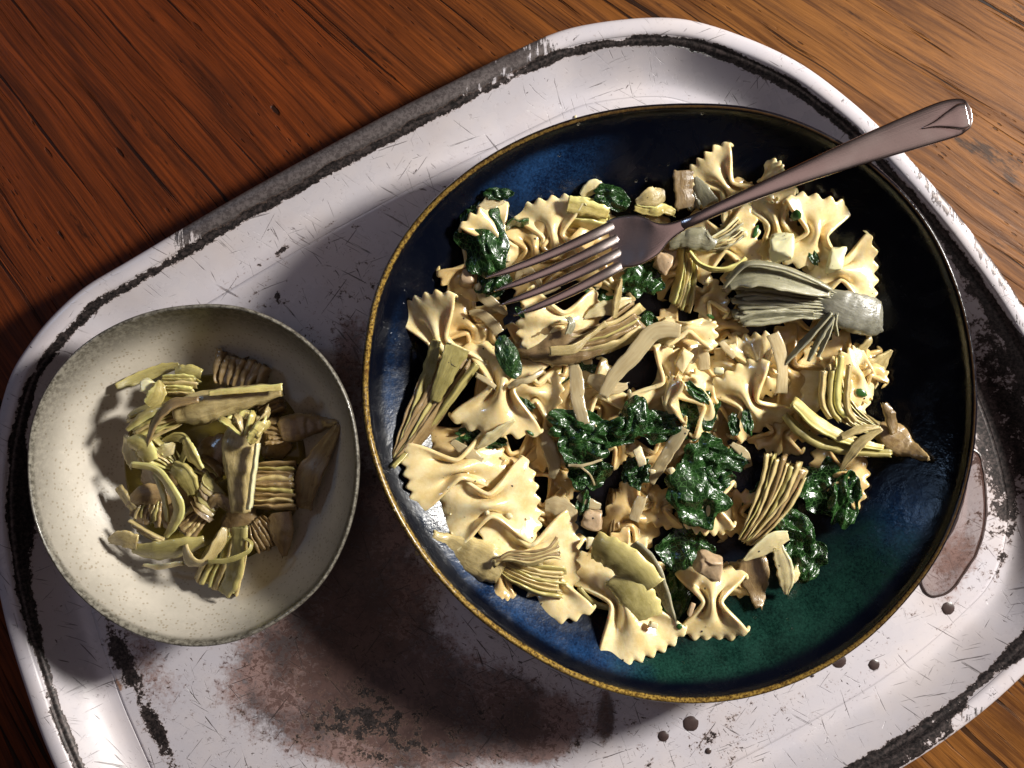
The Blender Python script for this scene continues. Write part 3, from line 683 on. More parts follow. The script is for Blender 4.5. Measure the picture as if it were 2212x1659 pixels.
F_('pasta bow tie half covered by a dark kale leaf in the lower middle', r6(790, 420), r6(790, -80), 1.6, 1.4, 110, -10, 27)
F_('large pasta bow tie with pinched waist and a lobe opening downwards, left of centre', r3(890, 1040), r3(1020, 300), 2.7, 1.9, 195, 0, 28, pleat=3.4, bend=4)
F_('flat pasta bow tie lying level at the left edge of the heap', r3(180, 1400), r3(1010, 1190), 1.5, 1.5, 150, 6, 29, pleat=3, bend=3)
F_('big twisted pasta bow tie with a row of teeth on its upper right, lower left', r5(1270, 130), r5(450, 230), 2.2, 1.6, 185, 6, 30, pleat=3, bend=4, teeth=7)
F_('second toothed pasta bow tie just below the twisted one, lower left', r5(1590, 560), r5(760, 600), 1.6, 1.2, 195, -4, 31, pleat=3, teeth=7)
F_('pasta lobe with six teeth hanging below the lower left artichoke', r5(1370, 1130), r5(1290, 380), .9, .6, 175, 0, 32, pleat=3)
F_('small dim pasta corner peeping out under the lower left artichoke', r5(930, 940), r5(960, 560), .4, .4, 70, 0, 33, mat=PASTA_SHADE)
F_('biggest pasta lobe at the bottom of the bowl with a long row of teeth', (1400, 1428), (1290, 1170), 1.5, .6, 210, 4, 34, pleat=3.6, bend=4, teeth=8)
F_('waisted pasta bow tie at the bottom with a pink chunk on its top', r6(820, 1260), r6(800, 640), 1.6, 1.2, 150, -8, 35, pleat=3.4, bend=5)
F_('pasta under the onion strip left of the kale heap', r3(1330, 1320), r3(1150, 640), .9, .9, 150, -10, 36, mat=PASTA_SHADE)
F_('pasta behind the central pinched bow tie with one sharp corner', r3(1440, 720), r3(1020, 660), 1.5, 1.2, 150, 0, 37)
F_('dim toothed pasta in the gap left of the kale heap', r3(1230, 1350), r3(760, 1130), .5, .6, 150, 4, 38, mat=PASTA_SHADE)
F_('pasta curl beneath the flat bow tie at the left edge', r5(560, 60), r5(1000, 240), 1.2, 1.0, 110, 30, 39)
F_('pale pasta behind the row of teeth, lower left', r5(1480, 260), r5(1050, 200), .9, .8, 120, 0, 40, mat=PASTA_SHADE)
F_('shaded pasta deep between kale and lower left bow ties', r5(1550, 100), r5(1200, -300), .1, .3, 150, 6, 41, mat=PASTA_SHADE)
F_('brown shaded pasta behind the olive folded leaf, lower middle', r6(400, 330), r6(120, 80), .2, .2, 150, 0, 42, mat=PASTA_SHADE)
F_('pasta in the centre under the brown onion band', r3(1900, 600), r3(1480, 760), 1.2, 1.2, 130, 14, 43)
F_('pasta edge between the central artichoke and the ruffled pasta', r4(100, 120), r4(420, 420), 1.3, 1.3, 150, -10, 44, mat=PASTA_SHADE)
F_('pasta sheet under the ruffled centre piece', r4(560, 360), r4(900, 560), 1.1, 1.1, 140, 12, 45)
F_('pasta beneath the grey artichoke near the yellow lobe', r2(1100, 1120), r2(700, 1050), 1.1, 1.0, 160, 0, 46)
F_('pasta beneath the arched pair, above the kale', r4(700, 1000), r4(300, 860), .5, .8, 150, 6, 47, mat=PASTA_SHADE)
F_('pasta under the curled right artichoke near its stem', r4(1150, 620), r4(1180, 1000), .7, .3, 150, 0, 48, mat=PASTA_SHADE)
F_('pasta deep under the fork handle at the top', r2(700, 430), r2(900, 820), .6, .8, 150, 0, 49, mat=PASTA_SHADE)
F_('shaded pasta left of the ribbed artichoke fan', r6(880, 700), r6(1000, 1000 - 160), .3, .3, 110, 0, 50, mat=PASTA_SHADE)
F_('pasta below the left artichoke against the blue wall', r3(420, 1180), r3(900, 900), .7, .8, 120, -14, 51, mat=PASTA_SHADE)
F_('pasta under the fork head, mostly shaded', r2(120, 1180), r2(480, 1120), .6, .8, 120, 20, 52, mat=PASTA_SHADE)


F_('dim pasta at the bottom of the bowl under the brown onion band', r3(1700, 480), r3(1300, 780), 0.9, 0.9, 170, 10, 61, mat=PASTA_SHADE)
F_('dim pasta at the bottom under the arched pair in the middle', r4(300, 600), r4(900, 700), 1.0, 1.0, 190, -8, 62, mat=PASTA_SHADE)
F_('dim pasta under the vertical onion strip right of centre', r4(900, 250), r4(1300, 700), 1.1, 1.1, 170, 10, 63, mat=PASTA_SHADE)
F_('dim pasta in the hollow between grey artichoke and the right edge', r4(1350, 300), r4(1700, 560), 1.0, 1.2, 150, 0, 64, mat=PASTA_SHADE)
F_('dim pasta beneath the yellow pasta near the herb leaf', r2(900, 1150), r2(1250, 700), 0.9, 1.1, 150, 10, 65, mat=PASTA_SHADE)
F_('dim pasta beneath the fork head and its neck', r2(350, 850), r1(1700, 900), 0.6, 0.7, 170, 10, 66, mat=PASTA_SHADE)
F_('dim pasta under the central artichoke wedge', r3(1300, 200), r3(1100, 700), 1.1, 1.1, 170, 0, 67, mat=PASTA_SHADE)
F_('dim pasta beneath the kale heap on its left', r3(1450, 1200), r3(1300, 760), 0.9, 0.9, 170, 0, 68, mat=PASTA_SHADE)
F_('dim pasta beneath the kale heap on its lower side', r6(0, 150), r6(420, 380), 0.6, 0.6, 170, 10, 69, mat=PASTA_SHADE)
F_('dim pasta under the half covered lobe, lower middle', r6(520, 200), r6(980, 200), 0.6, 0.6, 160, 10, 70, mat=PASTA_SHADE)
F_('dim pasta under the flat bow tie and the twisted one', r3(500, 1500), r3(1050, 1500), 1.1, 1.1, 160, 10, 71, mat=PASTA_SHADE)
F_('dim pasta below the folded olive leaves at the bottom', r6(-100, 500), r6(300, 900), 0.9, 0.9, 160, 0, 72, mat=PASTA_SHADE)
F_('dim pasta beside the kale strip near the top of the bowl', r1(1180, 520), r1(1250, 1000), 1.0, 0.9, 150, 0, 73, mat=PASTA_SHADE)
F_('dim pasta under the left bow tie against the wall', r1(520, 1250), r1(900, 1500), 1.1, 1.0, 150, 0, 74, mat=PASTA_SHADE)

F_('amber pasta in the dark gap left of the broad kale', r4(-40, 1180), r4(330, 1060), .9, .9, 140, 8, 81, mat=PASTA_SHADE)
F_('amber pasta below the short straight onion strip', r6(330, 330), r6(420, 40), .9, .8, 140, -8, 82, mat=PASTA_SHADE)
F_('amber pasta between the ribbed fan and the broad kale', r6(960, 60), r6(1000, 420), .6, .5, 130, 6, 83, mat=PASTA_SHADE)
F_('amber pasta in the hollow below the right artichoke', r4(1000, 1080), r4(1080, 780), .8, .9, 130, 0, 84, mat=PASTA_SHADE)
F_('amber pasta in the hollow left of the onion band', r3(1640, 640), r3(1900, 900), .9, .8, 130, 10, 85, mat=PASTA_SHADE)
F_('amber pasta under the vertical kale and onion at the heap middle', r3(2000, 1150), r3(1750, 1000), .9, .9, 130, 0, 86, mat=PASTA_SHADE)
F_('amber pasta under the star shaped corner', r1(1650, 1080), r1(2000, 1200), .5, .6, 130, 0, 87, mat=PASTA_SHADE)
F_('amber pasta between the pink chunk and the hanging brown leaf', r6(960, 640), r6(930, 900), .6, .4, 110, 8, 88, mat=PASTA_SHADE)
F_('amber pasta between the grey artichoke and the pale stack', r2(560, 1560), r2(900, 1580), 1.1, 1.1, 130, 8, 89, mat=PASTA_SHADE)
F_('amber pasta under the grey artichoke heart', r4(1100, 240), r4(1420, 200), 1.0, .9, 120, 10, 90, mat=PASTA_SHADE)

# ------------------------------------------------------------------ artichoke in the big bowl
G = 'artichoke wedges in the big bowl'
a1 = arti('large grey artichoke half with fanned leaves and wet heart on the right', r2(1560, 1380), r2(790, 1340), 12, 56, 124, 3.1, 2.9, GREY, 9, 12, 1.2, [(*r2(1400, 1370), 2.7, 50, 5), (*r2(1540, 1400), 3.0, 66, 7), (*r2(1680, 1450), 3.0, 82, 8), (*r2(1820, 1490), 2.7, 86, 8), (*r2(1890, 1500), 2.4, 84, 8), (*r2(1930, 1500), 2.2, 74, 7)], 1, lean=62, fan=.75, group=G, heart_mat=WETGREY)
strip('leaf', None, None, [(*r2(1540, 1320), 3.3, 16, 20), (*r2(1350, 1270), 3.6, 40, 30), (*r2(1120, 1200), 3.7, 58, 34), (*r2(900, 1180), 3.5, 58, 30), (*r2(740, 1240), 3.2, 34, 30)], GREY, thick=1.2, cup=.10, parent=a1, seed=61)
strip('leaf', None, None, [(*r2(1560, 1290), 3.5, 10, 60), (*r2(1330, 1170), 3.9, 16, 60), (*r2(1080, 1090), 4.0, 20, 60), (*r2(860, 1090), 3.8, 22, 60), (*r2(700, 1280), 3.2, 8, 60)], GREY, thick=1.3, parent=a1, seed=62)
for k, (a, b, c) in enumerate((((1430, 60), (1240, 260), (1090, 430)), ((1450, 80), (1340, 240), (1260, 410)), ((1440, 90), (1390, 230), (1330, 380)), ((1460, 80), (1450, 140), (1470, 220)))):
    strip('leaf', None, None, [(*r4(*a), 3.2, 8, 50), (*r4(*b), 2.9, 20 - 3 * k, 50), (*r4(*c), 2.5, 7, 50)], GREY, thick=1.4, parent=a1, seed=70 + k)
strip('leaf', None, None, [(*r4(760, 110), 2.7, 14, 40), (*r4(950, 80), 2.8, 26, 30), (*r4(1300, 70), 2.9, 16, 30)], GREY, thick=1.2, parent=a1, seed=77)
arti('upright stack of thin pale artichoke leaves right of the fork head', r2(400, 960), r2(350, 1430), 5, 20, 46, 2.3, 1.9, TAN, 8, -14, .92, None, 2, lean=66, group=G, mats=[TAN, OLIVE, YEL])
strip('artichoke_leaf', 'thin yellow artichoke leaf looping from the pale stack to the yellow pasta', 'artichoke', [(*r2(430, 990), 2.4, 10, 75), (*r2(520, 1090), 2.5, 12, 70), (*r2(650, 1130), 2.6, 14, 60), (*r2(790, 1100), 2.6, 12, 60), (*r2(880, 1030), 2.6, 5, 60)], YEL, thick=1.6, seed=3)
a = arti('brown translucent artichoke leaves standing behind the fork neck', r2(480, 640), r2(390, 350), 2, 40, 52, 1.6, 1.4, GREY, 6, 0, .5, None, 4, lean=50, group=G)
strip('leaf', None, None, [(*r2(400, 640), 1.8, 40, 6), (*r2(385, 500), 1.9, 44, 4), (*r2(380, 345), 1.9, 44, 0)], BROWN, thick=1.2, parent=a, seed=5)
strip('leaf', None, None, [(*r2(600, 600), 1.9, 36, -20), (*r2(520, 480), 1.9, 30, -20), (*r2(480, 400), 1.8, 10, -20)], GREY, thick=1.2, parent=a, seed=6)
a = arti('coiled pale artichoke piece tucked under the fork neck', r2(560, 960), r2(830, 760), 5, 14, 48, 2.4, 2.6, PALE, 7, 20, .6, [(*r2(270, 900), 2.3, 40, 4), (*r2(420, 880), 2.5, 46, 5), (*r2(560, 890), 2.6, 50, 4), (*r2(600, 860), 2.6, 30, 3)], 5, lean=66, fan=.4, hook=10, heart_mat=GREY, mats=[PALE, TAN, GREY], group=G)
a5 = arti('curled artichoke with upright thin leaves at the right of the heap', r4(1810, 900), r4(1420, 480), 8, 16, 56, 2.2, 2.9, TAN, 8, -62, .92, [(*r4(1740, 900), 2.1, 26, 6), (*r4(1850, 950), 2.1, 64, 8), (*r4(1930, 1010), 1.9, 56, 6), (*r4(2020, 1060), 1.6, 34, 4), (*r4(2125, 1125), 1.3, 6, 2)], 6, lean=62, fan=.7, heart_mat=BROWN, mats=[TAN, OLIVE, TAN, YEL], group=G)
strip('leaf', None, None, [(*r4(1860, 1080), 2.1, 16, 30), (*r4(1600, 1060), 2.3, 22, 30), (*r4(1340, 1000), 2.4, 28, 36), (*r4(1170, 890), 2.4, 28, 40), (*r4(1085, 800), 2.3, 14, 40)], OLIVE, thick=3.2, cup=.1, parent=a5, seed=8)
strip('leaf', None, None, [(*r4(1800, 1040), 2.4, 12, 20), (*r4(1560, 980), 2.7, 26, 24), (*r4(1330, 860), 2.9, 34, 28), (*r4(1150, 700), 2.8, 26, 30)], YEL, thick=2.4, cup=.1, parent=a5, seed=9)
strip('leaf', None, None, [(*r4(1790, 900), 3.0, 10, 20), (*r4(1650, 990), 3.0, 22, 20), (*r4(1560, 1100), 2.8, 20, 20), (*r4(1495, 1200), 2.5, 7, 20)], TAN, thick=1.6, parent=a5, seed=10)
strip('leaf', None, None, [(*r4(1770, 890), 3.1, 8, 30), (*r4(1640, 900), 3.2, 18, 30), (*r4(1500, 960), 3.1, 14, 30)], TAN, thick=1.6, parent=a5, seed=11)
strip('leaf', None, None, [(*r4(1880, 930), 2.4, 22, 30), (*r4(1850, 800), 2.6, 24, -20), (*r4(1810, 715), 2.7, 12, 20)], BROWN, thick=1.6, parent=a5, seed=12)
for k, (a, b) in enumerate((((1360, 700), (1370, 480)), ((1470, 690), (1500, 370)), ((1540, 720), (1560, 440)), ((1420, 720), (1430, 480)))):
    strip('leaf', None, None, [(*r4(a[0] + 60, a[1] + 120), 2.8, 10, 50), (*r4(*a), 3.0, 16, 50), (*r4(*b), 3.2, 12, 50)], (TAN, YEL, TAN, OLIVE)[k], thick=2.2, parent=a5, seed=80 + k)
arti('ribbed fan of tan artichoke leaves at the lower right', r6(1080, 470), r4(1120, 1120), 8, 30, 106, 1.7, 2.9, TAN, 9, 26, .95, None, 7, lean=64, fan=.8, mats=[TAN, OLIVE, TAN, BROWN], group=G, jit=.8)
a7 = arti('long narrow artichoke wedge leaning on the left wall, tip pointing down', r3(130, 1240), r3(570, 400), 6, 6, 104, 1.2, 2.4, BROWN, 8, 8, .95, None, 8, lean=48, fan=.9, mats=[BROWN, OLIVE, BROWN], group=G)
strip('leaf', None, None, [(*r3(90, 1290), 1.4, 3, 60), (*r3(330, 1040), 2.0, 12, 60), (*r3(560, 740), 2.7, 20, 60), (*r3(760, 470), 3.0, 18, 60)], OLIVE, thick=2.4, parent=a7, seed=13)
strip('leaf', None, None, [(*r3(300, 760), 1.9, 26, -20), (*r3(380, 520), 2.4, 34, -26), (*r3(440, 280), 2.7, 26, -30)], OLIVE, thick=1.4, parent=a7, seed=14)
strip('leaf', None, None, [(*r3(420, 760), 2.6, 24, 10), (*r3(520, 540), 3.0, 44, 14), (*r3(610, 330), 3.1, 58, 14)], OLIVE, thick=1.6, cup=.1, parent=a7, seed=15)
a8 = arti('brown artichoke wedge in the centre with leaves curving up to the right', r3(1500, 330), r3(2060, 90), 5, 40, 62, 3.1, 3.0, BROWN, 10, 26, .9, [(*r3(1050, 370), 2.3, 22, 6), (*r3(1180, 350), 2.6, 66, 10), (*r3(1340, 320), 2.8, 92, 12), (*r3(1480, 330), 2.9, 84, 11), (*r3(1640, 350), 2.8, 50, 8), (*r3(1760, 320), 2.7, 20, 5)], 9, lean=62, fan=.8, mats=[BROWN, TAN, BROWN, OLIVE], group=G)
strip('leaf', None, None, [(*r3(1340, 370), 3.6, 20, 10), (*r3(1520, 350), 3.7, 22, 10), (*r3(1640, 260), 3.5, 10, 20), (*r3(1780, 140), 3.3, 10, 40)], TAN, thick=1.6, parent=a8, seed=16)
strip('leaf', None, None, [(*r3(1480, 230), 3.3, 16, 40), (*r3(1510, 150), 3.4, 18, 30), (*r3(1480, 100), 3.3, 10, 10)], GREY, thick=1.4, parent=a8, seed=17)
a9 = arti('artichoke wedge at the lower left with solid base and ragged fanned leaves', r5(930, 640), r5(1440, 800), 6, 36, 66, 2.8, 2.5, TAN, 9, 22, .95, [(*r5(390, 420), 1.6, 30, 6), (*r5(520, 480), 2.2, 52, 9), (*r5(700, 560), 2.6, 78, 12), (*r5(860, 650), 2.8, 84, 12), (*r5(960, 720), 2.8, 50, 9)], 10, lean=62, fan=.6, mats=[OLIVE, TAN, TAN], group=G)
for k in range(6):
    strip('leaf', None, None, [(*r5(900, 660 - 8 * k), 3.1, 8, 60), (*r5(1010, 560 + 10 * k), 3.3, 12, 60), (*r5(1180, 560 + 16 * k), 3.4, 18, 56), (*r5(1330, 520 + 14 * k), 3.5, 14, 60), (*r5(1390 + 6 * k, 430 + 34 * k), 3.5, 5, 60)], (BROWN, TAN)[k % 2], thick=1.4, parent=a9, seed=90 + k)
a = empty('artichoke_wedge', P(*r6(150, 700), 40), 'olive artichoke leaves folded over the bottom pasta, two overlapping sheets', 'artichoke', G)
strip('leaf', None, None, [(*r5(1690, 500), 2.3, 62, 8), (*r5(1830, 560), 2.9, 74, 14), (*r5(2000, 680), 3.0, 76, 20), (*r5(2130, 830), 2.7, 76, 26)], SHEET, thick=1.5, cup=.16, parent=a, seed=18)
strip('leaf', None, None, [(*r6(60, 720), 2.3, 76, 6), (*r6(170, 840), 2.6, 80, 12), (*r6(260, 960), 2.4, 78, 10), (*r6(310, 1060), 2.2, 68, 10)], SHEET, thick=1.5, cup=.16, parent=a, seed=19)
strip('leaf', None, None, [(*r6(190, 480), 1.8, 26, 20), (*r6(330, 650), 2.2, 36, 30), (*r6(430, 880), 2.2, 30, 34), (*r6(520, 1120), 1.9, 10, 34)], GREY, thick=1.4, parent=a, seed=20)
a = arti('small block of bright yellow artichoke leaves above the fork tines', r1(1480, 470), r1(1790, 520), 4, 54, 50, 1.9, 1.7, YEL, 9, 0, .95, None, 11, lean=60, group=G, jit=.5)
strip('leaf', None, None, [(*r1(1480, 410), 2.1, 40, 20), (*r1(1640, 440), 2.1, 38, 24), (*r1(1800, 490), 1.9, 26, 24)], YEL, thick=1.8, parent=a, seed=21)
strip('artichoke_leaf', 'slim pale artichoke leaf lying diagonally below the ribbed fan', 'artichoke', [(*r6(1060, 615), 2.0, 4, 10), (*r6(1180, 540), 2.2, 34, 10), (*r6(1310, 460), 2.3, 42, 8), (*r6(1410, 420), 2.2, 24, 8)], PALE, thick=1.8, seed=22)
strip('artichoke_leaf', 'pale artichoke leaf pointing down at the lower right edge of the heap', 'artichoke', [(*r6(1330, 500), 1.9, 22, 10), (*r6(1370, 620), 2.0, 36, 14), (*r6(1400, 760), 1.8, 36, 10), (*r6(1400, 880), 1.3, 8, 10)], PALE, thick=1.8, seed=23)
strip('artichoke_leaf', 'short glossy artichoke leaf at the far lower right of the heap', 'artichoke', [(*r6(1440, 790), 1.2, 20, 10), (*r6(1470, 720), 1.3, 22, 20), (*r6(1480, 660), 1.3, 6, 10)], PALE, thick=1.6, seed=24)
strip('artichoke_leaf', 'brown pointed artichoke leaf hanging down below the ribbed fan', 'artichoke', [(*r6(1130, 600), 1.0, 70, 0), (*r6(1150, 760), 1.0, 64, 6), (*r6(1170, 880), .9, 40, 0), (*r6(1180, 985), .6, 14, 0)], BROWN, thick=1.8, seed=25)
strip('artichoke_leaf', 'pale artichoke shard below the fork head in the dark gap', 'artichoke', [(*r1(1610, 1310), 2.2, 6, 10), (*r1(1720, 1250), 2.4, 30, 10), (*r1(1850, 1220), 2.4, 34, 16), (*r1(1980, 1170), 2.2, 14, 10)], PALE, thick=1.8, seed=26)
strip('artichoke_leaf', 'thin spike of artichoke leaf crossing the pale shard under the fork head', 'artichoke', [(*r1(1845, 1310), 2.6, 12, 30), (*r1(1870, 1160), 2.8, 18, 30), (*r1(1900, 1000), 2.9, 6, 30)], TAN, thick=1.8, seed=27)
strip('artichoke_leaf', 'tan artichoke scrap at the top just left of the fork neck', 'artichoke', [(*r2(10, 600), 1.5, 16, 10), (*r2(100, 570), 1.7, 40, 10), (*r2(180, 530), 1.6, 44, 14), (*r2(200, 490), 1.5, 20, 10)], TAN, thick=1.6, seed=28)
strip('artichoke_leaf', 'curled pale artichoke scrap touching the top of the fork head', 'artichoke', [(*r2(0, 640), 2.2, 14, 20), (*r2(140, 670), 2.3, 22, 30), (*r2(230, 650), 2.3, 24, -10), (*r2(315, 690), 2.2, 14, 10)], YEL, thick=1.8, rough=.7, seed=29)
strip('artichoke_leaf', 'small cream leaf piece behind the dark kale at the top of the heap', 'artichoke', [(*r1(1590, 350), 1.2, 20, 10), (*r1(1680, 270), 1.4, 34, 10), (*r1(1750, 290), 1.3, 20, 10)], PALE, thick=1.8, seed=30)
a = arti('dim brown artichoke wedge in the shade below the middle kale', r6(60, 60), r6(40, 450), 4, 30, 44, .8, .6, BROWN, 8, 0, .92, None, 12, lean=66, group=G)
strip('artichoke_leaf', 'small upright artichoke leaf beside the sharp points at the right edge', 'artichoke', [(*r4(1640, 330), 1.3, 20, 20), (*r4(1700, 260), 1.4, 18, 20), (*r4(1690, 220), 1.4, 6, 20)], TAN, thick=1.6, seed=31)
strip('artichoke_leaf', 'long pointed artichoke leaf sticking out at the right edge of the heap', 'artichoke', [(*r4(1660, 520), 1.2, 60, 10), (*r4(1760, 440), 1.4, 46, 10), (*r4(1860, 330), 1.4, 6, 10)], TAN, thick=2.0, seed=32)
strip('artichoke_leaf', 'thin tan leaf across the waist of the lobe at the bottom left', 'artichoke', [(*r3(760, 1140), 2.3, 6, 20), (*r3(860, 1060), 2.7, 26, 20), (*r3(980, 970), 3.0, 18, 20), (*r3(1060, 915), 3.1, 5, 20)], PALE, thick=1.0, seed=33)
strip('artichoke_leaf', 'thin leaf strand linking the lower left teeth to the bottom pasta', 'artichoke', [(*r5(1570, 830), 1.4, 10, 30), (*r5(1650, 930), 1.4, 14, 30), (*r5(1760, 985), 1.4, 14, 30), (*r5(1880, 990), 1.4, 14, 30)], OLIVE, thick=1.6, seed=34)

# ------------------------------------------------------------------ onion strips
O = lambda label, pts, seed, thick=1.3, **k: strip('onion_strip', label, 'onion', pts, ONION, thick=thick, seed=seed, rough=.3, **k)
O('wide brownish onion band sweeping up to the right in the centre', [(*r3(1760, 720), 2.5, 24, 10), (*r3(1850, 560), 2.8, 34, 14), (*r3(2000, 400), 3.0, 40, 16), (*r4(150, 190), 3.1, 40, 14), (*r4(330, 190), 3.0, 30, 10)], 101, 1.6)
O('translucent onion strip hanging into the kale left of centre', [(*r3(1530, 480), 2.2, 24, 10), (*r3(1550, 620), 2.5, 32, 6), (*r3(1560, 770), 2.7, 30, 0), (*r3(1610, 950), 2.8, 26, 10)], 102)
O('vertical onion strip below the grey artichoke', [(*r4(1000, 210), 2.6, 28, 10), (*r4(1050, 330), 2.6, 32, -8), (*r4(1070, 480), 2.5, 28, -20), (*r4(1060, 640), 2.1, 28, 0)], 103)
O('pale onion strip with a dark speck resting on the kale', [(*r4(350, 890), 2.6, 32, 20), (*r4(280, 1010), 2.6, 30, 26), (*r4(200, 1140), 2.4, 28, 20), (*r4(110, 1290), 2.1, 20, 10)], 104)
O('short straight onion strip pointing down below the kale', [(*r6(260, 110), 1.9, 24, 10), (*r6(225, 200), 1.9, 26, 10), (*r6(190, 300), 1.8, 22, 10)], 105)
O('arched onion strip on the amber pasta at the upper left', [(*r1(700, 1270), 1.9, 10, 10), (*r1(790, 1280), 2.1, 20, 10), (*r1(880, 1350), 2.1, 24, 10), (*r1(940, 1430), 2.0, 22, 10)], 106, 1.0)
O('curved onion strip below the foot of the upright kale', [(*r1(760, 1040), 2.2, 14, 20), (*r1(800, 1130), 2.3, 26, 20), (*r1(890, 1200), 2.2, 24, 20), (*r1(990, 1280), 2.0, 10, 20)], 107)
O('glassy onion piece between the two kale leaves at the top left', [(*r1(790, 440), 1.9, 14, 10), (*r1(870, 390), 2.1, 30, 10), (*r1(960, 360), 2.1, 26, 10)], 108)
O('onion curl under the fork tines', [(*r1(1070, 1010), 1.6, 12, 20), (*r1(1120, 930), 1.8, 22, 20), (*r1(1200, 960), 1.7, 20, 20), (*r1(1270, 1060), 1.6, 12, 10)], 109)
O('wet onion sliver beside the lowest fork tine', [(*r1(1200, 1120), 2.2, 12, 10), (*r1(1300, 1090), 2.2, 22, 10), (*r1(1410, 1060), 2.0, 12, 10)], 110)
O('onion strip behind the teeth at the lower left', [(*r5(1300, 180), 1.5, 24, 0), (*r5(1400, 190), 1.7, 44, 0), (*r5(1500, 240), 1.7, 34, 0), (*r5(1530, 310), 1.5, 12, 0)], 111)
O('long onion strip along the left side of the kale heap', [(*r3(1290, 1000), 1.6, 24, 0), (*r3(1330, 1130), 1.7, 32, 10), (*r3(1370, 1260), 1.5, 30, 10), (*r3(1350, 1370), 1.3, 14, 10)], 112)
O('arching onion strand from the pinched bow tie to the right', [(*r3(1010, 650), 3.2, 10, 10), (*r3(1090, 610), 3.5, 12, 10), (*r3(1180, 590), 3.5, 14, 10), (*r3(1280, 520), 3.1, 10, 10)], 113, 2.2)
O('arching onion strand from the pinched bow tie to the left', [(*r3(900, 650), 3.1, 10, 10), (*r3(850, 610), 3.3, 14, 10), (*r3(760, 560), 3.2, 12, 10)], 114, 2.0)
O('onion scrap hanging from the ruffled pasta in the centre', [(*r4(480, 300), 2.4, 16, 0), (*r4(500, 380), 2.3, 26, 0), (*r4(500, 470), 2.1, 26, 0)], 115)
O('short onion crossing beside the ruffled pasta', [(*r4(620, 270), 2.2, 14, 0), (*r4(680, 330), 2.2, 16, 0), (*r4(720, 380), 2.0, 12, 0)], 116)
O('onion end below the wide brown band', [(*r3(1640, 580), 2.1, 18, 0), (*r3(1740, 620), 2.3, 40, 10), (*r3(1850, 660), 2.2, 30, 0), (*r3(1950, 640), 2.1, 14, 0)], 117)
O('onion slice shaded between kale and lower pasta', [(*r6(300, 170), .9, 14, 0), (*r6(370, 190), 1.0, 20, 0), (*r6(440, 220), .9, 14, 0)], 118)
O('shaded onion piece left of the ribbed fan', [(*r6(950, 130), 1.0, 14, 0), (*r6(930, 260), 1.1, 22, 10), (*r6(960, 380), .9, 16, 0)], 119)
O('thin onion strand crossing the left of the kale heap', [(*r3(1480, 1270), 2.6, 6, 0), (*r3(1600, 1270), 2.8, 7, 0), (*r3(1740, 1230), 2.7, 5, 0)], 120, .9)
O('thin curved stem hanging from the kale heap', [(*r3(1560, 1270), 2.6, 4, 0), (*r3(1650, 1340), 2.5, 5, 0), (*r3(1690, 1430), 2.3, 4, 0)], 121, .8)
O('translucent onion piece between the lower left teeth and the kale', [(*r5(1560, 100), 1.6, 14, 0), (*r5(1640, 160), 1.6, 24, 6), (*r5(1740, 190), 1.5, 14, 0)], 122)
O('onion strip below the broad kale leaf', [(*r4(700, 1010), 1.8, 12, 0), (*r4(790, 1080), 1.8, 22, 0), (*r4(820, 1180), 1.6, 20, 0)], 123)
O('narrow onion strip along the waist of the flat bow tie', [(*r3(560, 1080), 2.2, 14, 0), (*r3(700, 1180), 2.3, 26, 0), (*r3(800, 1240), 2.2, 16, 0)], 124, .8)
O('loose onion end under the ruffled centre piece', [(*r4(400, 420), 2.0, 16, 0), (*r4(440, 350), 2.1, 22, 0), (*r4(520, 340), 2.0, 14, 0)], 125)

# ------------------------------------------------------------------ kale
kale('tall crumpled wet kale leaf at the left under the fork tips', *r1(800, 700), 2.5, 95, 145, -12, 1, 5.5, .25, cup=3)
kale('crumpled kale end beneath the fork tips', *r1(890, 1010), 2.3, 62, 80, 20, 2, 4.5, .3, cup=2)
kale('smooth kale strip standing upright near the top left', *r1(1060, 540), 2.3, 52, 118, -12, 3, 2.2, .16, fold=70, cup=1)
kale('small kale leaf behind the glassy onion at the top left', *r1(930, 330), 1.4, 60, 26, 0, 4, 2.2, .3)
kale('dark kale leaf behind the yellow block at the top', *r1(1830, 360), 1.7, 78, 46, 24, 5, 2.6, .2, cup=1)
kale('kale leaf in the dark gap under the fork head', *r1(2050, 1000), 1.6, 84, 80, 30, 6, 4.5, .35)
kale('kale scrap left of the gap beside the star shaped pasta', *r1(1780, 1100), .9, 90, 50, 0, 7, 4, .3)
kale('smooth dark oval kale leaf left of the central artichoke', *r3(1010, 410), 3.0, 44, 92, -24, 8, 1.6, .08, cup=2, tilt=(0, 10))
kale('large kale leaf at the upper left of the kale heap', *r3(1560, 960), 2.3, 130, 70, 12, 9, 5, .3)
kale('crumpled kale in the left of the kale heap', *r3(1600, 1120), 2.2, 100, 90, 30, 10, 5.5, .3)
kale('round glossy kale leaf on top of the kale heap', *r3(2010, 890), 3.1, 56, 84, 10, 11, 3.5, .15, cup=4)
kale('kale leaf under the round glossy leaf', *r3(1850, 1010), 2.5, 110, 60, -10, 12, 4.5, .3)
kale('kale at the right shoulder of the kale heap', *r4(170, 880), 2.3, 100, 64, 0, 13, 4, .3)
kale('kale running down the left of the kale heap', *r3(1640, 1300), 1.7, 80, 90, 50, 14, 5, .35)
kale('dark kale behind the pale onion strip', *r4(430, 800), 1.7, 90, 110, 20, 15, 5, .3)
kale('broad dark kale below the pale onion strip', *r4(500, 1110), 1.9, 84, 92, 50, 16, 3, .4)
kale('flat dark kale leaf joining the broad one and the ribbed fan', *r4(660, 1120), 1.8, 84, 46, 10, 36, 2.6, .35)
kale('folded kale piece below the broad dark leaf', *r4(590, 1250), 1.7, 70, 56, -30, 37, 3, .35)
kale('kale leaf draped over the half covered pasta', *r4(440, 1400), 2.2, 110, 130, -40, 17, 4.5, .25, cup=3)
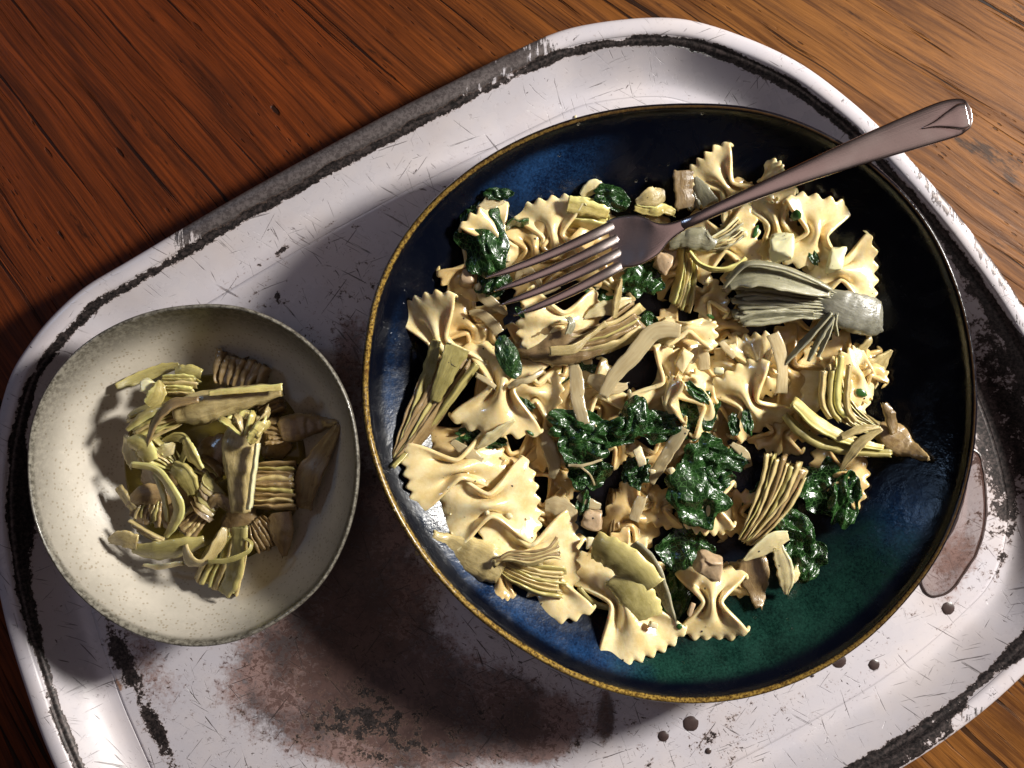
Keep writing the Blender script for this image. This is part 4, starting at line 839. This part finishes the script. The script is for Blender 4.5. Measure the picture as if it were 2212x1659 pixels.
kale('kale point beside the short straight onion strip', *r4(20, 1200), 2.2, 50, 56, 0, 18, 3, .4)
kale('small bright green kale tip in the middle of the heap', *r3(2010, 1330), 2.0, 56, 64, 30, 19, 3, .4)
kale('little kale scrap above the pink chunk, lower left of the heap', *r3(1600, 1560), 1.6, 26, 50, 20, 20, 3, .3)
kale('dark kale at the lower right behind the ribbed fan', *r4(1380, 1330), .9, 120, 110, 20, 21, 5.5, .3)
kale('glossy kale edge at the right of the ribbed fan', *r4(1520, 1420), 1.1, 60, 110, 10, 22, 5, .3)
kale('kale leaf below the ribbed fan on its right side', *r6(1460, 330), 1.6, 90, 60, 40, 23, 4.5, .25, cup=2)
kale('lowest dark kale at the right edge of the heap', *r6(1540, 580), .8, 90, 110, 0, 24, 5, .35)
kale('dark kale under the ribbed fan', *r6(1260, 200), .4, 120, 100, 0, 25, 4, .3)
kale('dark kale in the hollow above the pink chunk', *r6(600, 560), .5, 110, 130, 0, 26, 5, .3)
kale('dark kale left of the waisted pasta at the bottom', *r6(540, 850), .6, 60, 130, 10, 27, 4, .3)
kale('thin kale sliver below the upper right bow tie', *r2(1390, 980), 1.8, 20, 62, -28, 28, 1.5, .3)
kale('tiny curled kale scrap beside the pinched bow tie', *r3(1150, 790), 2.5, 40, 22, 40, 29, 2, .3)
kale('kale under the scalloped edge of the central pasta', *r3(800, 1060), 1.7, 110, 34, 10, 30, 2.5, .3)
kale('curved kale sliver inside the arched pasta', *r4(450, 640), 2.5, 24, 66, -50, 31, 1.5, .2)
kale('kale sliver between the arched pastas, left one of the pair', *r4(720, 870), 2.1, 24, 46, -10, 32, 1.5, .2)
kale('kale sliver between the arched pastas, right one of the pair', *r4(815, 850), 2.3, 22, 52, -10, 33, 1.5, .2)
kale('kale scrap at the right of the central artichoke tips', *r3(2100, 200), 1.6, 50, 66, 10, 34, 3.5, .3)
kale('dark kale in the gap left of the brown onion band', *r3(1560, 560), .9, 90, 60, 10, 35, 3, .3)

# ------------------------------------------------------------------ chunks, garlic, herbs
chunk('parmesan_chunk', 'pale cream block on the pasta above the grey artichoke', 'cheese', *r2(1160, 960), 2.7, 54, 66, 9, PALE, 1, 10)
chunk('artichoke_chunk', 'pink brown wedge shaped chunk on the waisted pasta at the bottom', 'artichoke', *r6(800, 650), 2.6, 62, 52, 10, CHUNK, 2, 20, tilt=20)
chunk('artichoke_chunk', 'pinkish cube with a black speck right of the lower left teeth', 'artichoke', *r5(1680, 300), 1.7, 58, 42, 9, CHUNK, 3, 10)
chunk('artichoke_chunk', 'small rosy chunk under the fork neck', 'artichoke', *r2(210, 1080), 1.8, 44, 52, 8, CHUNK, 4, 30)
chunk('artichoke_chunk', 'cream chunk at the foot of the upright kale', 'artichoke', *r1(680, 1000), 1.9, 34, 44, 7, CHUNK, 5, 10)
chunk('artichoke_chunk', 'ruffled cream chunk on the far right pasta', 'artichoke', *r2(1590, 1060), 2.1, 34, 66, 6, PALE, 6, 12)
chunk('garlic_slice', 'bright yellow garlic slice among the kale in the middle', 'garlic', *r3(2050, 1200), 2.9, 30, 46, 5, GARLIC, 7, -20)
chunk('garlic_slice', 'small oval garlic piece on the kale below the onion strip', 'garlic', *r4(265, 1200), 3.0, 20, 15, 3.5, GARLIC, 8, -20)
chunk('garlic_slice', 'round white garlic crumb beside the oval garlic piece', 'garlic', *r4(130, 1210), 2.9, 14, 12, 3, GARLIC, 9)
chunk('garlic_slice', 'cream garlic bit on top of the arched right pasta', 'garlic', *r4(610, 480), 3.0, 24, 22, 4, PALE, 10)
chunk('garlic_slice', 'tiny cream sliver lying on the waisted bottom pasta', 'garlic', *r6(650, 1000), 2.5, 14, 34, 3, CHUNK, 11, 20)
chunk('garlic_slice', 'white triangular crumb on the bottom pasta', 'garlic', *r6(340, 1130), 2.5, 24, 14, 3, GARLIC, 12, 20)
chunk('garlic_slice', 'garlic blob at the end of the lower left row of teeth', 'garlic', *r5(1650, 480), 2.2, 22, 30, 5, GARLIC, 13, 0)
chunk('garlic_slice', 'small pear shaped garlic bit at the tip of the top fork tine', 'garlic', *r1(995, 840), 2.3, 15, 22, 4, GARLIC, 14)
chunk('garlic_slice', 'yellow garlic wedge behind the arched centre pasta', 'garlic', *r4(360, 400), 2.7, 30, 60, 5, PASTA, 15, 24)

# ------------------------------------------------------------------ artichoke in the small bowl
GS = 'artichoke pieces in the small bowl'
A_ = lambda *a, **k: arti(*a, zf=ZS, group=GS, **k)
a = A_('long tan artichoke wedge lying across the top of the small bowl', r7(720, 560), r7(490, 640), 7, 36, 76, 2.6, 2.2, TAN, 8, 10, .95, [(*r7(690, 560), 2.7, 44, 6), (*r7(800, 540), 2.9, 72, 10), (*r7(930, 510), 2.9, 62, 10), (*r7(1080, 475), 2.8, 44, 8), (*r7(1190, 455), 2.7, 28, 6)], 20, lean=62, mats=[TAN, OLIVE, YEL], heart_mat=TAN)
strip('leaf', None, None, [(*r7(850, 470), 3.4, 10, 10), (*r7(1000, 455), 3.4, 14, 10), (*r7(1190, 440), 3.2, 16, 10)], YEL, ZS, 1.4, parent=a, seed=35)
strip('leaf', None, None, [(*r7(800, 500), 3.3, 14, 30), (*r7(680, 520), 3.3, 26, 30), (*r7(600, 600), 3.1, 22, 30), (*r7(570, 700), 2.6, 8, 30)], BROWN, ZS, 1.6, parent=a, seed=36)
strip('leaf', None, None, [(*r7(700, 520), 3.1, 14, 10), (*r7(570, 560), 3.0, 24, 14), (*r7(470, 640), 2.7, 10, 10)], YEL, ZS, 1.6, parent=a, seed=37)
a = A_('upright artichoke with long pale stem in the middle of the small bowl', r7(1010, 660), r7(1050, 560), 6, 40, 88, 2.6, 2.6, TAN, 8, 0, .92, [(*r7(1080, 600), 2.7, 40, 6), (*r7(1010, 670), 2.9, 78, 9), (*r7(995, 770), 2.9, 76, 10), (*r7(1000, 880), 2.8, 58, 9), (*r7(1000, 1010), 2.6, 44, 8)], 21, lean=60, mats=[YEL, TAN], heart_mat=TAN)
strip('leaf', None, None, [(*r7(1075, 700), 3.3, 10, 40), (*r7(1055, 850), 3.3, 12, 40), (*r7(1035, 1005), 3.0, 14, 40)], PALE, ZS, 2.0, parent=a, seed=38)
for k in range(4):
    strip('leaf', None, None, [(*r7(1000 + 10 * k, 660), 3.2, 8, 40), (*r7(930 + 60 * k, 600 - 8 * k), 3.2, 18, 50), (*r7(900 + 75 * k, 590 - 18 * k), 3.0, 10, 50)], (YEL, TAN)[k % 2], ZS, 1.6, parent=a, seed=110 + k)
strip('artichoke_leaf', 'small rough yellow crumb of leaf on the upright stemmed artichoke', 'artichoke', [(*r7(1040, 690), 3.5, 14, 10), (*r7(1075, 640), 3.6, 24, 10), (*r7(1120, 590), 3.4, 14, 10)], YEL, ZS, 2.5, rough=1.2, seed=39)
A_('brown ribbed artichoke stack right of the upright stem', r7(1060, 900), r7(1250, 900), 8, 96, 104, 1.9, 2.0, BROWN, 9, 0, .95, seed=22, lean=64, mats=[BROWN, OLIVE, BROWN, TAN], jit=.7)
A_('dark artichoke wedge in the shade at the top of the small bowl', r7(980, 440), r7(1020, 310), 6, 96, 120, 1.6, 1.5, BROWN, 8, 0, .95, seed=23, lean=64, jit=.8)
a = empty('artichoke_wedge', P(*r7(640, 900), 25), 'bright yellow bent artichoke leaf running down the left of the small bowl', 'artichoke', GS)
strip('leaf', None, None, [(*r7(490, 800), 2.2, 14, 10), (*r7(600, 820), 2.6, 20, 24), (*r7(670, 900), 2.8, 26, 40), (*r7(710, 990), 2.7, 34, 30), (*r7(690, 1070), 2.4, 26, 30), (*r7(650, 1130), 2.0, 12, 30)], YEL, ZS, 1.8, cup=.15, parent=a, seed=40)
strip('leaf', None, None, [(*r7(600, 840), 2.4, 16, 50), (*r7(640, 940), 2.4, 20, 50), (*r7(660, 1060), 2.2, 16, 50)], OLIVE, ZS, 1.6, parent=a, seed=41)
a = empty('artichoke_wedge', P(*r7(600, 1160), 22), 'folded olive leaves and pale flap at the lower left of the small bowl', 'artichoke', GS)
strip('leaf', None, None, [(*r7(390, 1150), 1.7, 14, 10), (*r7(450, 1140), 2.1, 40, 10), (*r7(520, 1160), 2.2, 36, 20)], TAN, ZS, 1.5, cup=.1, parent=a, seed=42)
strip('leaf', None, None, [(*r7(500, 1190), 1.9, 22, 20), (*r7(600, 1200), 2.2, 46, 26), (*r7(720, 1180), 2.5, 46, 24), (*r7(830, 1150), 2.5, 22, 20)], OLIVE, ZS, 1.6, cup=.2, parent=a, seed=43)
strip('leaf', None, None, [(*r7(550, 1265), 1.7, 6, 10), (*r7(620, 1272), 1.9, 14, 10), (*r7(730, 1255), 2.1, 10, 10)], PALE, ZS, 1.2, parent=a, seed=44)
for k in range(3):
    strip('leaf', None, None, [(*r7(480 + 20 * k, 1060 + 20 * k), 1.9, 8, 60), (*r7(560 + 20 * k, 1110 + 18 * k), 2.2, 16, 60), (*r7(640 + 20 * k, 1150 + 18 * k), 2.2, 10, 60)], (TAN, BROWN)[k % 2], ZS, 1.6, parent=a, seed=120 + k)
a = A_('lowest artichoke wedge with ribs pointing down in the small bowl', r7(960, 1120), r7(880, 1370), 6, 60, 104, 2.3, 1.9, OLIVE, 9, 0, .95, seed=24, lean=60, mats=[TAN, YEL, OLIVE], jit=.8)
strip('leaf', None, None, [(*r7(990, 1090), 2.6, 40, 14), (*r7(985, 1200), 2.6, 36, 24), (*r7(960, 1320), 2.3, 44, 20), (*r7(920, 1395), 1.9, 30, 10)], OLIVE, ZS, 1.6, cup=.1, parent=a, seed=45)
strip('leaf', None, None, [(*r7(740, 1170), 2.8, 14, 40), (*r7(760, 1240), 3.0, 34, 30), (*r7(830, 1250), 3.0, 20, 50), (*r7(900, 1160), 3.0, 30, 30), (*r7(920, 1090), 2.8, 12, 30)], TAN, ZS, 1.5, parent=a, seed=46)
strip('leaf', None, None, [(*r7(840, 1250), 3.2, 10, 20), (*r7(950, 1240), 3.3, 14, 20), (*r7(1030, 1200), 3.2, 12, 50), (*r7(1045, 1160), 3.0, 10, 70), (*r7(1010, 1140), 2.8, 6, 70)], OLIVE, ZS, .9, parent=a, seed=47)
a = A_('dark artichoke at the right with pointed leaf in the small bowl', r7(1200, 640), r7(1110, 640), 4, 40, 56, 1.9, 2.0, BROWN, 7, 0, .92, [(*r7(1190, 640), 1.9, 56, 8), (*r7(1280, 620), 1.9, 60, 8), (*r7(1380, 610), 1.7, 30, 5), (*r7(1460, 600), 1.5, 6, 3)], seed=25, lean=60)
strip('artichoke_leaf', 'long dim wedge leaf with its tip touching the right wall of the small bowl', 'artichoke', [(*r7(1290, 1000), 1.2, 40, -10), (*r7(1310, 860), 1.5, 60, -14), (*r7(1380, 740), 1.6, 46, -14), (*r7(1455, 610), 1.5, 16, -10)], BROWN, ZS, 2.2, seed=48)
strip('artichoke_leaf', 'dark leaf in the shade at the lower right of the small bowl', 'artichoke', [(*r7(1180, 1020), 1.2, 50, 0), (*r7(1190, 1110), 1.2, 54, 0), (*r7(1200, 1220), 1.0, 14, 0)], BROWN, ZS, 1.8, seed=49)
strip('artichoke_leaf', 'yellow artichoke block at the left edge of the pile in the small bowl', 'artichoke', [(*r7(480, 690), 2.2, 20, 10), (*r7(540, 710), 2.4, 50, 20), (*r7(580, 780), 2.1, 40, 20)], YEL, ZS, 3.0, seed=50)
strip('artichoke_leaf', 'pale leaf curving down the left edge of the small bowl pile', 'artichoke', [(*r7(470, 660), 1.6, 12, 20), (*r7(480, 740), 1.7, 30, 10), (*r7(510, 800), 1.6, 30, 10)], PALE, ZS, 1.6, seed=51)
strip('artichoke_leaf', 'short yellow leaf ending in a point near the middle of the small bowl', 'artichoke', [(*r7(740, 680), 2.2, 16, 20), (*r7(770, 750), 2.3, 34, 20), (*r7(820, 820), 2.2, 10, 20)], YEL, ZS, 1.6, seed=52)
strip('artichoke_leaf', 'small square yellow leaf in the hollow of the small bowl pile', 'artichoke', [(*r7(600, 750), 1.8, 20, 10), (*r7(660, 730), 2.0, 30, 10), (*r7(690, 700), 1.9, 8, 10)], PALE, ZS, 1.5, seed=53)
strip('artichoke_leaf', 'olive leaf arching behind the hollow of the small bowl pile', 'artichoke', [(*r7(640, 690), 1.6, 14, 40), (*r7(700, 670), 2.0, 24, 20), (*r7(750, 700), 2.0, 20, 20), (*r7(720, 790), 1.6, 14, 20)], OLIVE, ZS, 1.6, seed=54)
strip('artichoke_leaf', 'pale pointed leaf beside the round bulb in the small bowl', 'artichoke', [(*r7(565, 520), 3.0, 22, 10), (*r7(610, 470), 3.1, 40, 10), (*r7(620, 410), 3.0, 8, 10)], YEL, ZS, 2.0, seed=55)
chunk('onion_bulb', 'round glossy pale bulb at the upper left of the small bowl pile', 'artichoke', *r7(572, 445), 2.4, 36, 38, 8, PALE, 20, 20, zf=ZS)
A_('small stack of pale leaves at the top of the small bowl pile', r7(640, 440), r7(790, 440), 5, 40, 44, 1.9, 1.9, OLIVE, 7, 0, .92, seed=26, lean=60, mats=[YEL, OLIVE, TAN])
strip('artichoke_leaf', 'dim cube of leaf at the very top of the small bowl pile', 'artichoke', [(*r7(700, 370), 1.3, 26, 0), (*r7(760, 365), 1.4, 30, 10), (*r7(815, 380), 1.3, 24, 10)], OLIVE, ZS, 3.0, seed=56)
strip('artichoke_leaf', 'thin yellow leaf soaking at the upper left edge in the oil', 'artichoke', [(*r7(420, 440), 1.0, 16, 0), (*r7(520, 400), .9, 26, 0), (*r7(640, 355), .9, 26, 0), (*r7(710, 340), .8, 12, 0)], OLIVE, ZS, 1.0, seed=57)
strip('artichoke_leaf', 'brown leaf with square end at the left edge of the pile', 'artichoke', [(*r7(430, 900), 1.5, 20, 10), (*r7(470, 960), 1.6, 22, 20), (*r7(520, 1030), 1.4, 16, 10)], TAN, ZS, 1.5, seed=58)
strip('artichoke_leaf', 'cupped brown leaf in the hollow at the left of the small bowl', 'artichoke', [(*r7(470, 990), 1.4, 10, 20), (*r7(540, 950), 1.6, 50, 20), (*r7(620, 940), 1.5, 56, 10), (*r7(650, 980), 1.2, 40, 10)], BROWN, ZS, 1.6, cup=.3, seed=59)
strip('artichoke_leaf', 'brown crinkled leaf curling below the cupped one', 'artichoke', [(*r7(490, 1020), 1.4, 14, 20), (*r7(550, 1060), 1.6, 24, -20), (*r7(560, 1000), 1.5, 12, 20)], BROWN, ZS, 1.6, rough=.8, seed=60)
strip('artichoke_leaf', 'smooth rounded olive leaf in the centre of the small bowl', 'artichoke', [(*r7(690, 810), 1.9, 30, 10), (*r7(740, 850), 2.2, 46, 10), (*r7(780, 930), 1.8, 30, 10)], OLIVE, ZS, 3.0, cup=.1, seed=161)
a = empty('artichoke_wedge', P(*r7(820, 960), 18), 'ragged brown fan of small leaves in the centre of the small bowl', 'artichoke', GS)
for k in range(6):
    strip('leaf', None, None, [(*r7(860 + 12 * k, 1060 - 24 * k), 1.9, 12, 30), (*r7(810 + 8 * k, 1010 - 26 * k), 2.1, 24, 24), (*r7(770 + 14 * k, 970 - 30 * k + 8 * (k % 3)), 1.9, 6, 20)], (BROWN, TAN, OLIVE)[k % 3], ZS, 1.4, parent=a, seed=130 + k)
strip('artichoke_leaf', 'brown bent leaf between the centre and the ribbed stack', 'artichoke', [(*r7(850, 1000), 1.9, 20, 20), (*r7(900, 960), 2.2, 30, 10), (*r7(960, 1010), 2.1, 24, 20)], BROWN, ZS, 2.0, rough=.7, seed=162)
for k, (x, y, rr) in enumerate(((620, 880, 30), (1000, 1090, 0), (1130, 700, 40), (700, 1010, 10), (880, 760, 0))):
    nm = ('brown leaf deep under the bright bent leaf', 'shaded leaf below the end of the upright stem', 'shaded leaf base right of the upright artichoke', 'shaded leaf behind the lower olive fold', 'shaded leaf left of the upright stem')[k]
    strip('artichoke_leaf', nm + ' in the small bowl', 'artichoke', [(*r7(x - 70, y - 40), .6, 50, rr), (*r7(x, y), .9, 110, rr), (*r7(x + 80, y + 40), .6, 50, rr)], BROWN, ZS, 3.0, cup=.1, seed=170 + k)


A_('short tan fan of leaves at the left of the small bowl pile, over the hollow', r7(700, 800), r7(540, 700), 5, 20, 64, 1.9, 2.2, TAN, 7, 0, .9, seed=31, lean=58, mats=[TAN, YEL, OLIVE])
A_('narrow bundle of leaves in the middle of the small bowl below the upright stem', r7(900, 860), r7(800, 800), 4, 20, 50, 1.9, 1.9, TAN, 7, 6, .9, seed=32, lean=58, mats=[BROWN, OLIVE])
A_('loose bundle of olive leaves beside the bright bent leaf', r7(600, 940), r7(560, 1070), 5, 30, 60, 1.7, 1.8, OLIVE, 7, 10, .9, seed=33, lean=58, mats=[BROWN, OLIVE, TAN])
A_('bundle of brown leaves between the lower wedge and the centre', r7(820, 1010), r7(720, 1110), 5, 26, 60, 1.9, 2.0, BROWN, 7, 0, .9, seed=34, lean=58, mats=[BROWN, TAN])
A_('shaded bundle of leaves right of the lower wedge', r7(1060, 1060), r7(1130, 1180), 5, 40, 60, 1.4, 1.2, BROWN, 8, 0, .9, seed=35, lean=58)
A_('ribbed scrap of leaves behind the dark right artichoke', r7(1090, 560), r7(1180, 500), 4, 30, 50, 1.4, 1.3, BROWN, 7, 0, .9, seed=36, lean=58)
# ------------------------------------------------------------------ oil in the small bowl, puddle on the tray
def disc(name, label, cat, pts, z, h, mat, seed=0, closed_n=64):
    o_ = crom([(x, y) for x, y in pts], closed_n, True); c = P(sum(p[0] for p in pts) / len(pts), sum(p[1] for p in pts) / len(pts), z)
    V = [c + Vector((0, 0, h / 1000))]; F = []; n = closed_n
    for fr, hh in ((.4, 1), (.75, .93), (.92, .7), (1, .0)):
        for x, y in o_:
            v = P(x, y, z); V.append(c + (v - c) * fr + Vector((0, 0, h * hh / 1000)))
    for k in range(n):
        F.append((0, 1 + (k + 1) % n, 1 + k))
        for q in range(3):
            a, b = 1 + q * n + k, 1 + q * n + (k + 1) % n; F.append((a, b, b + n, a + n))
    F.append(tuple(1 + 3 * n + k for k in range(n)))
    V2 = V; o = link(name, V2, F, mat, origin=c); return props(o, label, cat)
disc('oil_pool', 'shallow yellow oil pooled under the artichokes in the small bowl', 'oil', [r7(*q) for q in ((420, 450), (560, 370), (740, 300), (950, 290), (1150, 360), (1250, 560), (1300, 800), (1230, 1050), (1000, 1250), (760, 1230), (560, 1120), (450, 900), (420, 650))], 13.0, .4, mat_liquid('golden_oil', (.30, .22, .02), .03, .55))
disc('water_puddle', 'long clear brownish puddle on the tray at the right of the big bowl', 'puddle', [(2098, 968), (2118, 985), (2128, 1040), (2130, 1120), (2112, 1190), (2085, 1235), (2055, 1275), (2020, 1288), (1996, 1275), (1992, 1245), (2020, 1200), (2060, 1140), (2085, 1060)], 5.2, .7, mat_liquid('cloudy_water', (.20, .11, .09), .03, .22, 1.33))

pud = [(2098, 968), (2118, 985), (2128, 1040), (2130, 1120), (2112, 1190), (2085, 1235), (2055, 1275), (2020, 1288), (1996, 1275), (1992, 1245), (2020, 1200), (2060, 1140), (2085, 1060), (2098, 968)]
strip('dried_edge', 'dark dried outline running around the brownish puddle on the tray', 'stain', [(x, y, 0, 5, 0) for x, y in pud], RUSTSPOT, lambda x, y, L: 5.5, .5, n=90, seed=3)
# ------------------------------------------------------------------ the fork
fork = empty('dinner_fork', P(1420, 510, 56), 'stainless steel fork lying across the pasta with its handle over the bowl rim', 'fork')
def absz(x, y, L): return L

def fstrip(name, pts, cup=0.0, n=40, m=16, ex=.8):
    L = [(P(x, y, z - 7), w_ * PX * .95, t_ / 1000, math.radians(r_)) for x, y, z, w_, t_, r_ in pts]
    V, F, U = ribbon_mesh(L, cup, 0.0, 0, n, m, 0, ex); return link(name, V, F, STEEL, fork, uvs=U)
fstrip('handle', [(1440, 502, 53.6, 16, 1.2, 0), (1464, 491, 56.6, 25, 2.4, 0), (1500, 475, 60, 26, 3.4, 0), (1580, 438, 64, 29, 3.2, 0), (1680, 396, 67.5, 38, 2.7, 0), (1780, 356, 69.5, 50, 2.3, 0), (1880, 318, 70.5, 64, 2.1, 0), (1970, 285, 71.5, 77, 2.0, 0), (2035, 262, 72.5, 84, 2.0, 0), (2070, 252, 74, 80, 1.9, 0), (2090, 248, 75.5, 62, 1.6, 0), (2099, 246, 76, 30, 1.2, 0)], n=70, m=28, ex=1.0)
fstrip('handle_ridge', [(1992, 277, 73.1, 3, .6, 0), (2020, 268, 73.8, 14, 1.0, 0), (2048, 259, 74.6, 36, 1.1, 0), (2074, 252, 75.8, 56, 1.1, 0), (2090, 248, 76.3, 50, .9, 0)], n=30, m=16)
fstrip('head', [(1318, 528, 50.2, 110, 1.7, 0), (1345, 523, 51.8, 118, 1.9, 0), (1378, 518, 53.8, 114, 2.1, 0), (1408, 513, 55.4, 88, 2.4, 0), (1432, 505, 56.3, 52, 2.8, 0), (1456, 495, 57.2, 33, 3.0, 0), (1486, 481, 58.4, 24, 2.6, 0)], cup=-.11, n=36, m=24, ex=.7)
for (ax, ay), (bx, by), tz in (((1330, 484), (1048, 601), 52), ((1338, 513), (1067, 629), 51), ((1346, 541), (1078, 660), 50.5), ((1352, 567), (1110, 682), 50)):
    pts = []
    for k in range(7):
        s = k / 6; pts.append((ax + (bx - ax) * s, ay + (by - ay) * s + 7 * math.sin(PI * s), 55.2 - .9 * max(0, 1 - 6 * s) + (tz - 55.2) * s * s - 4.6 * (1 - s) ** 2 + .8 * math.sin(PI * s), 23 * (1 - s) ** .36 + 3.0, 2.3 * (1 - .5 * s), 0))
    fstrip('tine', pts, n=30, m=16, ex=1.0)

# ------------------------------------------------------------------ crumbs, herb flecks and pepper laid on whatever is under them
bpy.context.view_layer.update(); dg = bpy.context.evaluated_depsgraph_get()
def drop(x, y):
    o = Vector((0, 0, H)); d = (P(x, y, 0) - o).normalized()
    ok, loc, nr, _, ob, _ = sc.ray_cast(dg, o + d * .02, d)
    return (loc, nr, ob) if ok else (P(x, y, 6), Vector((0, 0, 1)), None)
def fleck(name, label, cat, x, y, a, b, rot, mat, seed, group=None, hz=.5):
    loc, nr, _ = drop(x, y); rnd = random.Random(seed); c, s_ = math.cos(math.radians(-rot)), math.sin(math.radians(-rot)); V = []; F = []
    Z = nr.normalized(); X = Vector((c, s_, 0)); X = (X - Z * X.dot(Z)).normalized(); Y = Z.cross(X); n = 10
    for hh, f in ((-.1, 1.0), (hz * .7, .9), (hz, .45)):
        for k in range(n):
            t = k / n * 2 * PI; r = 1 + rnd.uniform(-.18, .18)
            V.append(loc + X * (math.cos(t) * a * PX / 2 * f * r) + Y * (math.sin(t) * b * PX / 2 * f * r) + Z * (hh / 1000))
    for q in range(2):
        for k in range(n):
            e = (k + 1) % n; F.append((q * n + k, q * n + e, q * n + n + e, q * n + n + k))
    F.append(tuple(2 * n + k for k in range(n)))
    return props(link(name, V, F, mat, origin=loc), label, cat, group)
for k, (p, a, b, r, l) in enumerate(((r1(1100, 1265), 34, 12, 50, 'bright green herb sliver on the bright pasta below the fork tips'), (r2(955, 830), 32, 12, -65, 'dark green herb leaf on the yellow pasta with teeth facing right'),
        (r2(1275, 700), 24, 24, -50, 'dark square herb scrap on the upper right bow tie'), (r4(1640, 640), 28, 18, 20, 'green herb scrap on the bright pasta at the right edge'),
        (r2(600, 1500), 26, 9, 20, 'small green herb sliver above the ruffled centre pasta'), (r3(1180, 1015), 20, 7, 35, 'tiny green herb sliver on the lobe of the pinched bow tie'),
        (r6(550, 1140), 14, 14, 0, 'little green herb dot between the two bottom pastas'), (r3(590, 440), 22, 30, 0, 'black green scrap stuck on the left artichoke wedge'))):
    fleck('herb_fleck', l, 'herb', *p, a, b, r, HERB if k != 7 else PEPPER, k, hz=.7)
rnd = random.Random(12)
cr = [r2(265, 295), r2(90, 420), r2(10, 430), r1(2020, 225), r1(2100, 215), r1(1415, 20), r6(585, 1430), r6(1410, 1085), r6(1450, 1160), r6(1150, 1070), r5(290, 555), r5(100, 220), r5(1200, 435), r5(1015, 265), r5(835, 230),
      r5(1150, 290), r5(560, 400), r4(90, 1090), r4(60, 1320), r3(2130, 1310), r3(2090, 1440), r6(1310, 530), r6(1340, 660), r2(1030, 600), (1243, 253), (1517, 245), (1250, 268), r3(1700, 960), r3(290, 600), r5(1410, 555), r5(550, 250)]
for k, (x, y) in enumerate(cr):
    big = {10: 16, 13: 18, 28: 15, 14: 12}.get(k, 6 + 3 * rnd.random())
    fleck('garlic_crumb', 'tiny white garlic crumb scattered in the big bowl', 'garlic', x, y, big, big * .75, rnd.uniform(0, 180), GARLIC, 50 + k, 'garlic crumbs scattered in the big bowl', hz=.8 if big < 10 else 1.6)
# pepper: too many to count
V, F = [], []
spots = [r1(655, 1315), r1(670, 1410), r1(810, 1555), r1(1220, 685), r2(1090, 597), r2(725, 408), r4(1265, 915), r4(1665, 680), r4(365, 935), r3(745, 1398), r3(1040, 1435), r5(1680, 282), r6(730, 1178), r6(740, 1020), r6(757, 840), r6(105, 1405), r6(1183, 545), r5(1915, 1405), r4(850, 670), r4(985, 620), r5(1270, 960)]
for k in range(260):
    if k < len(spots): x, y = spots[k]; s = 4.6
    else:
        a, q = rnd.uniform(0, 2 * PI), math.sqrt(rnd.random()) * 520; x, y = 1430 + math.cos(a) * q, 870 + math.sin(a) * q; s = rnd.uniform(1.0, 2.3)
    loc, nr, ob = drop(x, y)
    if ob is None or ob.name.startswith(('tine', 'head', 'handle', 'pasta_bowl')): continue
    b0 = len(V)
    for q in range(6):
        t = q / 6 * 2 * PI; r = s * PX * rnd.uniform(.4, .62); V.append(loc + Vector((math.cos(t) * r, math.sin(t) * r, .0001)))
    V.append(loc + Vector((0, 0, .0004)))
    for q in range(6): F.append((b0 + q, b0 + (q + 1) % 6, b0 + 6))
props(link('pepper_specks', V, F, PEPPER, origin=P(1430, 870, 40)), 'fine black pepper specks sprinkled over the pasta', 'pepper', kind='stuff')
